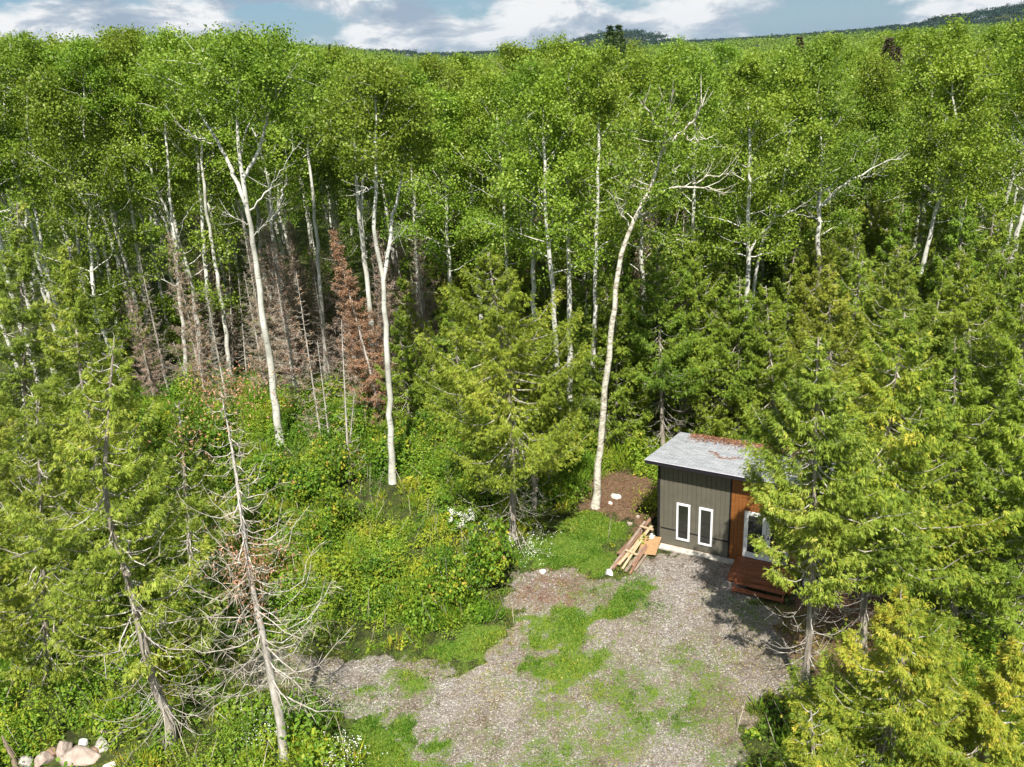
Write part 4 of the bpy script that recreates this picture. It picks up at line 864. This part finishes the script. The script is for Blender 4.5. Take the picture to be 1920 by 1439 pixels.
# dark spruce tops on the skyline
def spruce_parts(seed, h, R, mat):
    rng = rngf(seed); w = MB(); lf = MB(); w.tube([(0, 0, 0), (0, 0, h*0.5), (0, 0, h)], [0.14, 0.09, 0.02], 6)
    n = 9000; t = rng.random(n)**0.8; zt_ = h*(0.35+0.65*t); dn = h-zt_; dn = np.where(rng.random(n) < 0.6, np.round(dn/0.42)*0.42, dn); az = rng.uniform(0, 6.28, n); q = rng.random(n)**0.5
    lobe = 1+0.3*np.sin(az*3+dn*9)+0.15*np.sin(az*5-dn*4)
    rad = R*np.minimum(1, dn/5.0+0.02)*q*lobe; P = np.stack([np.cos(az)*rad, np.sin(az)*rad, h-dn-rad*0.45], 1)
    hv = np.stack([np.cos(az), np.sin(az), np.full(n, -0.25)], 1); d = unit(hv+rng.normal(size=(n, 3))*0.3)
    lf.quads(P, rng.uniform(0.16, 0.34, n), np.full(n, 0.07), d, unit(rng.normal(size=(n, 3))+[0, 0, 1]), rng.uniform(0, 1, n))
    return [('trunk', w.build('trunk', M_CBARK)), ('crown', lf.build('crown', mat))]
def spruce_at(px, py, Y, h, R, lab, seed, mat=None):
    p = A(px, py, Y); z = float(terrain(p[0], p[1])); thing('spruce_tree', (p[0], p[1], z), lab, 'spruce tree', spruce_parts(seed, p[2]-z, R, mat or M_SPRUCE), 'spruce tops above the canopy')
spruce_at(1144, 50, 62, 0, 1.6, 'dark spruce top on the skyline, left of the twin pair', 401)
spruce_at(1160, 48, 64, 0, 1.6, 'dark spruce top on the skyline, right of the twin pair', 402)
M_BSPR = leaf_mat('brown_spruce_needle', [(0.0, (0.035, 0.035, 0.018)), (1.0, (0.13, 0.11, 0.06))], 0.05, 0, 0)
spruce_at(1668, 72, 58, 0, 1.5, 'narrow brownish spruce spire in the right canopy, taller of two', 403, M_BSPR)
spruce_at(1683, 90, 59, 0, 1.2, 'narrow brownish spruce spire in the right canopy, shorter of two', 404, M_BSPR)
spruce_at(1500, 70, 75, 0, 1.5, 'brownish spruce tip peeking above the canopy right of center', 405, M_BSPR)
spruce_at(618, 84, 120, 0, 1.3, 'small dark spruce tip on the skyline left of center', 406)

# ------------------------------------------------------------------ undergrowth, shrubs, grass, flowers
def in_shed(X, Y, m=0.3):
    c, s = math.cos(-SYAW), math.sin(-SYAW); x = c*(X-SX)-s*(Y-SY); y = s*(X-SX)+c*(Y-SY)
    return (x > -m) & (x < WL+m) & (y > -2.2) & (y < WD+m)
ru = rngf(21)
def scatter(n, x0, x1, y0, y1): return ru.uniform(x0, x1, n), ru.uniform(y0, y1, n)
X, Y = scatter(14500, -30, 16, 16, 51)
vis = abs(X) < 0.66*Y+4.5
for (qx, qy, qr) in ((130, 1420, 1.35), (60, 1432, 0.9), (196, 1410, 0.9), (1180, 1035, 1.0), (195, 1376, 0.35), (526, 845, 0.5), (736, 912, 0.5), (655, 908, 0.5), (962, 1022, 0.9)):
    q = G(qx, qy); vis &= (np.hypot(X-q[0], (Y-q[1]+0.5)) > qr)
g, gr, d = masks(X, Y)
nzv = 0.5+0.25*np.sin(X*0.7+1.3)*np.sin(Y*0.6)+0.25*np.sin(X*0.33-Y*0.41)
ok = vis & (g < 0.28) & (gr < 0.3) & (d < 0.35) & ~in_shed(X, Y)
X, Y, nzv = X[ok], Y[ok], nzv[ok]
# lower growth close to the gravel
g2 = poly_mask(X, Y, GRAVEL, 2.6); low = np.clip(1-g2*1.5, 0.22, 1)
low = np.where((X > 0) & (X < 5) & (Y > 25) & (Y < 34), low*0.45, low)
low = np.where((Y < 24), np.minimum(low*0.75+0.1, 0.8), low)
big = ru.random(len(X)) < 0.2; nzv = fbm(X, Y, 0.28, 41, 4); nzv = np.clip((nzv-0.5)*2.4+0.5, 0, 1)
for (qx, qy, qr) in ((527, 872, 2.9), (737, 938, 2.5), (655, 935, 1.8), (962, 1030, 1.2)):
    q = G(qx, qy); low = low*np.clip(0.42+0.58*(np.hypot(X-q[0], (Y-q[1])*0.85)/qr)**3, 0, 1)
R = ru.uniform(0.22, 0.62, len(X))*low*(0.55+0.8*nzv)*np.where(big, 1.55, 0.95); H = R*ru.uniform(0.8, 1.5, len(X))*np.where(big, 1.6, 1.0)
mb = MB(); per = np.maximum(14, (R*R*640)).astype(int); per = np.minimum(per, 480)
idx = np.repeat(np.arange(len(X)), per); N = len(idx)
v = unit(ru.normal(size=(N, 3))); v[:, 2] = abs(v[:, 2]); rad = ru.uniform(0.72, 1.1, N)
lump = 1+0.22*np.sin(v[:, 0]*6+idx)*np.sin(v[:, 1]*5+idx*2)
P = np.stack([X[idx]+v[:, 0]*R[idx]*rad*lump, Y[idx]+v[:, 1]*R[idx]*rad*lump, terrain(X, Y)[idx]+v[:, 2]*H[idx]*rad*lump+0.02], 1)
nrm = unit(v*0.7+ru.normal(size=(N, 3))*0.6+np.array([0, 0, 0.5])); dd = unit(np.cross(nrm, ru.normal(size=(N, 3))))
sz = ru.choice([0.07, 0.10, 0.14], len(X))[idx]*ru.uniform(0.7, 1.3, N)
typ = fbm(X, Y, 0.35, 61, 3)+0.12*ru.normal(size=len(X)); ton = 0.47+0.6*(fbm(X, Y, 0.16, 71, 3)-0.5)+0.15*ru.normal(size=len(X)); yel = ru.random(len(X)) < 0.05; ton = np.where(yel, 0.76, np.minimum(ton, 0.68)); 
grassy = (typ > 0.58)[idx]; feath = (typ < 0.40)[idx]
up_ = unit(v*0.5+ru.normal(size=(N, 3))*0.25+np.array([0, 0, 1.0])); dd = np.where(grassy[:, None], up_, dd); nrm = np.where(grassy[:, None], unit(ru.normal(size=(N, 3))), nrm)
ln = np.where(grassy, sz*2.6, np.where(feath, sz*0.9, sz)); wd = np.where(grassy, sz*0.28, np.where(feath, sz*0.38, sz*0.72))
P[:, 2] = np.where(grassy, P[:, 2]*0.6, P[:, 2])
mb.quads(P, ln, wd, dd, nrm, np.clip(ton[idx]+0.10*grassy+0.075*ru.normal(size=N), 0, 1))
k = 2600; q = ru.integers(0, len(X), k); st = np.stack([X[q], Y[q], np.zeros(k)], 1)+ru.normal(size=(k, 3))*np.array([0.3, 0.3, 0]); dv = unit(ru.normal(size=(k, 3))*np.array([0.35, 0.35, 0])+np.array([0, 0, 1.0]))
ms = MB(); ms.quads(st, ru.uniform(0.6, 1.9, k), np.full(k, 0.022), dv, unit(ru.normal(size=(k, 3))), ru.uniform(0.3, 1, k)); tag(link('dry_stalks', ms.build('dry_stalks', M_TWIG)), 'dry grey stalks and dead stems poking out of the undergrowth', 'dead stems', kind='stuff')
tag(link('undergrowth', mb.build('undergrowth', M_UNDER)), 'dense tangle of leafy green and yellow undergrowth around the clearing', 'undergrowth', kind='stuff')
print('undergrowth', N)

def shrub_parts(seed, R, H, n, lsize, mat):
    rng = rngf(seed); w = MB(); lf = MB(); C = []
    for i in range(22):
        az = rng.uniform(0, 6.28); q = rng.uniform(0.2, 1); tip = np.array([math.cos(az)*R*q, math.sin(az)*R*q, H*rng.uniform(0.6, 1)*(1-0.45*q*q)])
        Bq = spine([np.array([0, 0, 0]), tip*np.array([0.35, 0.35, 0.6]), tip], 5); w.tube(Bq, np.linspace(0.014, 0.004, 5), 3); C += [tip, tip*0.8+rng.normal(size=3)*0.08, tip*0.6]
    leaves(rng, np.array(C), n, 0.17*R, lsize, lf, 0.45, up=1.0)
    return [('stems', w.build('stems', M_DEAD)), ('foliage', lf.build('foliage', mat))]
sh = [shrub_parts(501, 1.0, 1.5, 34, 0.11, M_UNDER), shrub_parts(502, 1.1, 1.9, 34, 0.13, M_UNDER), shrub_parts(503, 0.9, 1.2, 34, 0.10, M_UNDER)]
PS = []; rs = rngf(55); sl_ = []
for _ in range(700):
    X1, Y1 = rs.uniform(-22, 6), rs.uniform(24, 45)
    if abs(X1) > 0.62*Y1: continue
    a, b_, c_ = masks(np.array([X1]), np.array([Y1]))
    if a[0] > 0.05 or b_[0] > 0.05 or c_[0] > 0.05 or in_shed(np.array([X1]), np.array([Y1]), 1.0)[0]: continue
    if X1 > 0 and Y1 < 34: continue
    if any(math.hypot(X1-q[0], Y1-q[1]) < 2.6 for q in (G(527, 868), G(737, 932), G(868, 1000))): continue
    if Y1 < 26 and X1 > -11: continue
    sl_.append((X1, Y1))
for i, (X1, Y1) in enumerate(sl_[:90]):
    if i < 3: t = thing('shrub', (X1, Y1, 0), 'leafy green shrub rising out of the undergrowth', 'shrub', sh[i], 'shrubs scattered through the undergrowth'); PS.append(t)
    else: t = copy_tree(PS[i % 3]); t.location = (X1, Y1, 0)
    s = rs.uniform(0.6, 1.3); t.scale = (s, s, s*rs.uniform(0.9, 1.7)); t.rotation_euler = (0, 0, rs.uniform(0, 6.28))
# white flowering shrub
def blossoms(rng, C, n, sig, mb, size=0.05):
    idx = np.repeat(np.arange(len(C)), n); N = len(idx); P = C[idx]+rng.normal(size=(N, 3))*sig; nr = unit(rng.normal(size=(N, 3))+np.array([0, -0.6, 0.8]))
    mb.quads(P, np.full(N, size), np.full(N, size*0.9), unit(np.cross(nr, rng.normal(size=(N, 3)))), nr, rng.uniform(0.3, 1, N))
g = G(868, 992); pr = shrub_parts(510, 0.75, 0.8, 40, 0.11, M_UNDER); mb = MB(); rb = rngf(511)
C = np.array([[rb.uniform(-0.55, 0.55), rb.uniform(-0.6, 0.35), rb.uniform(0.5, 0.9)] for _ in range(11)]); blossoms(rb, C, 46, 0.06, mb)
thing('flowering_shrub', (g[0], g[1], 0), 'small shrub with round white blossom heads left of the center cedar trunk', 'shrub', pr+[('blossoms', mb.build('blossoms', M_PETAL))])
mb = MB()
for (x, y, sp, n) in ((505, 1385, 0.9, 130), (640, 1430, 0.8, 150), (600, 1345, 0.5, 40), (1000, 1045, 0.9, 70), (905, 1005, 0.7, 45), (965, 1030, 0.5, 40), (640, 1085, 1.0, 40), (1010, 1015, 0.8, 40), (560, 1340, 0.4, 30), (520, 1355, .3, 40)):
    g = G(x, y); C = np.stack([g[0]+rb.normal(size=n)*sp*0.5, g[1]+rb.normal(size=n)*sp*0.5, rb.uniform(0.25, 0.6, n)], 1); blossoms(rb, C, 3, 0.035, mb, 0.04)
tag(link('wildflowers', mb.build('wildflowers', M_PETAL)), 'tiny white wildflowers sprinkled over the undergrowth', 'wildflowers', kind='stuff')

# grass blades on the grassy patches, weeds on the gravel
X, Y = scatter(1100000, -20, 13, 16.5, 36)
g, gr, d = masks(X, Y)
nn = 0.5+0.5*np.sin(X*1.7+0.6*np.sin(Y*2.3))*np.sin(Y*1.9+0.8*np.sin(X*1.4))
n3 = 0.5+0.5*np.sin(X*5.1+np.sin(Y*6))*np.sin(Y*4.7+np.sin(X*5))
fb = np.clip((fbm(X, Y, 1.6, 91, 4)-0.42)*5, 0, 1); prob = np.clip(gr, 0, 1)**1.1*(0.15+0.85*fb)*(0.5+0.5*n3)+0.16*g*np.clip((fbm(X, Y, 0.9, 95, 4)-0.45)*6, 0, 1)*n3+0.03*d+0.02*g+0.6*np.exp(-((g-0.35)/0.3)**2)*(g < 0.9)*(g > 0.02)*(0.3+0.7*fb)*(Y < 30)+0.22*(g < 0.05)*(Y < 24)
ok = (ru.random(len(X)) < prob) & ~in_shed(X, Y, 0.05) & (abs(X) < 0.66*Y+1)
X, Y, gr, n3, nn = X[ok], Y[ok], gr[ok], n3[ok], nn[ok]
X, Y, gr, n3, nn = [a[:420000] for a in (X, Y, gr, n3, nn)]
N = len(X); dirn = unit(np.stack([ru.normal(size=N)*0.5, ru.normal(size=N)*0.5, np.ones(N)*0.9], 1)); nrm = unit(ru.normal(size=(N, 3)))
lo = poly_mask(X, Y, LAWN2, 0.8); ton = np.clip(0.42+0.9*(fbm(X, Y, 0.7, 97, 4)-0.5)+0.15*ru.normal(size=N)+0.42*lo+0.22*(gr < 0.4), 0, 1)
L = ru.uniform(0.04, 0.11, N)*(0.7+0.5*(gr > 0.6))
mb = MB(); mb.quads(np.stack([X, Y, terrain(X, Y)], 1), L, L*0.36, dirn, nrm, ton)
tag(link('grass', mb.build('grass', M_GRASS)), 'patches of short bright green grass and weeds on the gravel clearing', 'grass', kind='stuff')
print('grass', N)
# needle litter on roof and dirt
rl = rngf(66); mb = MB()
n = 2600; x = rl.uniform(0.2, WL, n); y = WD+OB-0.05-abs(rl.normal(size=n))*0.45
P = np.array([[*SL(a, b_)[:2], 0] for a, b_ in zip(x, y)]); P[:, 2] = WH+0.08-sl*y+0.20+rl.uniform(0, 0.05, n)
d = unit(rl.normal(size=(n, 3))*np.array([1, 1, 0.15])); mb.quads(P, rl.uniform(0.06, 0.22, n), np.full(n, 0.035), d, unit(rl.normal(size=(n, 3))*0.4+[0, 0, 1]), rl.random(n))
n = 160; x = 1.5+rl.random(n)*1.3; y = 1.6+0.25*np.sin(x*5)+rl.normal(size=n)*0.05-(x-1.5)*0.2; P = np.array([[*SL(a, b_)[:2], 0] for a, b_ in zip(x, y)]); P[:, 2] = WH+0.08-sl*y+0.20
d = unit(rl.normal(size=(n, 3))*np.array([1, .5, 0.1])); mb.quads(P, rl.uniform(0.06, 0.2, n), np.full(n, 0.025), d, unit(rl.normal(size=(n, 3))*0.3+[0, 0, 1]), rl.random(n))
tag(link('roof_litter', mb.build('roof_litter', M_LITTER)), 'rusty brown needles and twigs lying on the shed roof', 'litter', kind='stuff')
mb = MB(); X = rl.uniform(-1, 14, 60000); Y = rl.uniform(19, 37, 60000); _, _, d3 = masks(X, Y); ok = (rl.random(60000) < d3*0.75*np.clip((fbm(X, Y, 1.3, 131, 4)-0.38)*4, 0, 1)) & ~in_shed(X, Y, 0.0); X, Y = X[ok], Y[ok]; n = len(X)
d = unit(rl.normal(size=(n, 3))*np.array([1, 1, 0.12])); mb.quads(np.stack([X, Y, terrain(X, Y)+0.015+rl.random(n)*0.03], 1), rl.uniform(0.05, 0.2, n), np.full(n, 0.022), d, unit(rl.normal(size=(n, 3))*0.3+[0, 0, 1]), rl.random(n))
tag(link('ground_litter', mb.build('ground_litter', M_LITTER)), 'reddish-brown needles and bark scattered on the bare dirt', 'litter', kind='stuff')
# broken stump at the lower left corner
mb = MB(); mb.tube([(0, 0, 0), (0, 0.05, 0.4), (-0.08, 0.05, 0.95), (-0.12, 0.08, 1.25)], [0.09, 0.07, 0.05, 0.015], 7); g = G(30, 1442)
tag(link('broken_stump', mb.build('broken_stump', M_GREYW), loc=(g[0], g[1], 0)), 'thin broken grey-brown stump in the lower left corner', 'stump')

# ------------------------------------------------------------------ air between the camera and the far hills
hz = MB(); hz.box((0, 3400, 60), (10400, 7600, 124)); hm, hnt, hout = new_mat('haze_air')
pv = nd(hnt, 'ShaderNodeVolumePrincipled'); pv.inputs['Density'].default_value = 0.00003; pv.inputs['Color'].default_value = (0.72, 0.84, 1.0, 1); pv.inputs['Anisotropy'].default_value = 0.2
hnt.links.new(pv.outputs[0], hout.inputs['Volume']); ho = link('haze', hz.build('haze', hm)); tag(ho, 'thin summer haze in the air over the forest', 'haze', kind='stuff')

# loose stones on the gravel, uncountable
rp = rngf(301); n = 26000; X = rp.uniform(-11, 11, n); Y = rp.uniform(17.5, 31, n); g, gr, d = masks(X, Y); ok = (g > 0.5) & (gr < 0.5) & ~in_shed(X, Y, 0.0) & (rp.random(n) < np.clip((fbm(X, Y, 1.1, 311, 4)-0.3)*2.5, 0.1, 1)); X, Y = X[ok], Y[ok]; n = len(X)
base = np.array([[1, 0, 0], [0, 1, 0], [-1, 0, 0], [0, -1, 0], [0, 0, 1]], float); rr = rp.uniform(0.012, 0.034, n); a = rp.uniform(0, 6.28, n)
sc = np.stack([rr*rp.uniform(0.8, 1.4, n), rr*rp.uniform(0.7, 1.2, n), rr*rp.uniform(0.5, 1.0, n)], 1); V = base[None]*sc[:, None]; c, s_ = np.cos(a)[:, None], np.sin(a)[:, None]
V = np.stack([V[..., 0]*c-V[..., 1]*s_, V[..., 0]*s_+V[..., 1]*c, V[..., 2]], -1)+np.stack([X, Y, terrain(X, Y)], 1)[:, None]
F = (np.array([[0, 1, 4], [1, 2, 4], [2, 3, 4], [3, 0, 4]])[None]+5*np.arange(n)[:, None, None]).reshape(-1, 3)
M_PEB = leaf_mat('loose_gravel', [(0.0, (0.15, 0.135, 0.12)), (0.5, (0.29, 0.265, 0.24)), (1.0, (0.46, 0.43, 0.40))], 0.0, 0, 0)
tag(link('loose_gravel', mesh_np('loose_gravel', V.reshape(-1, 3), F, M_PEB, np.repeat(rp.random(n), 4))), 'loose grey stones lying on the gravel clearing', 'gravel', kind='stuff')
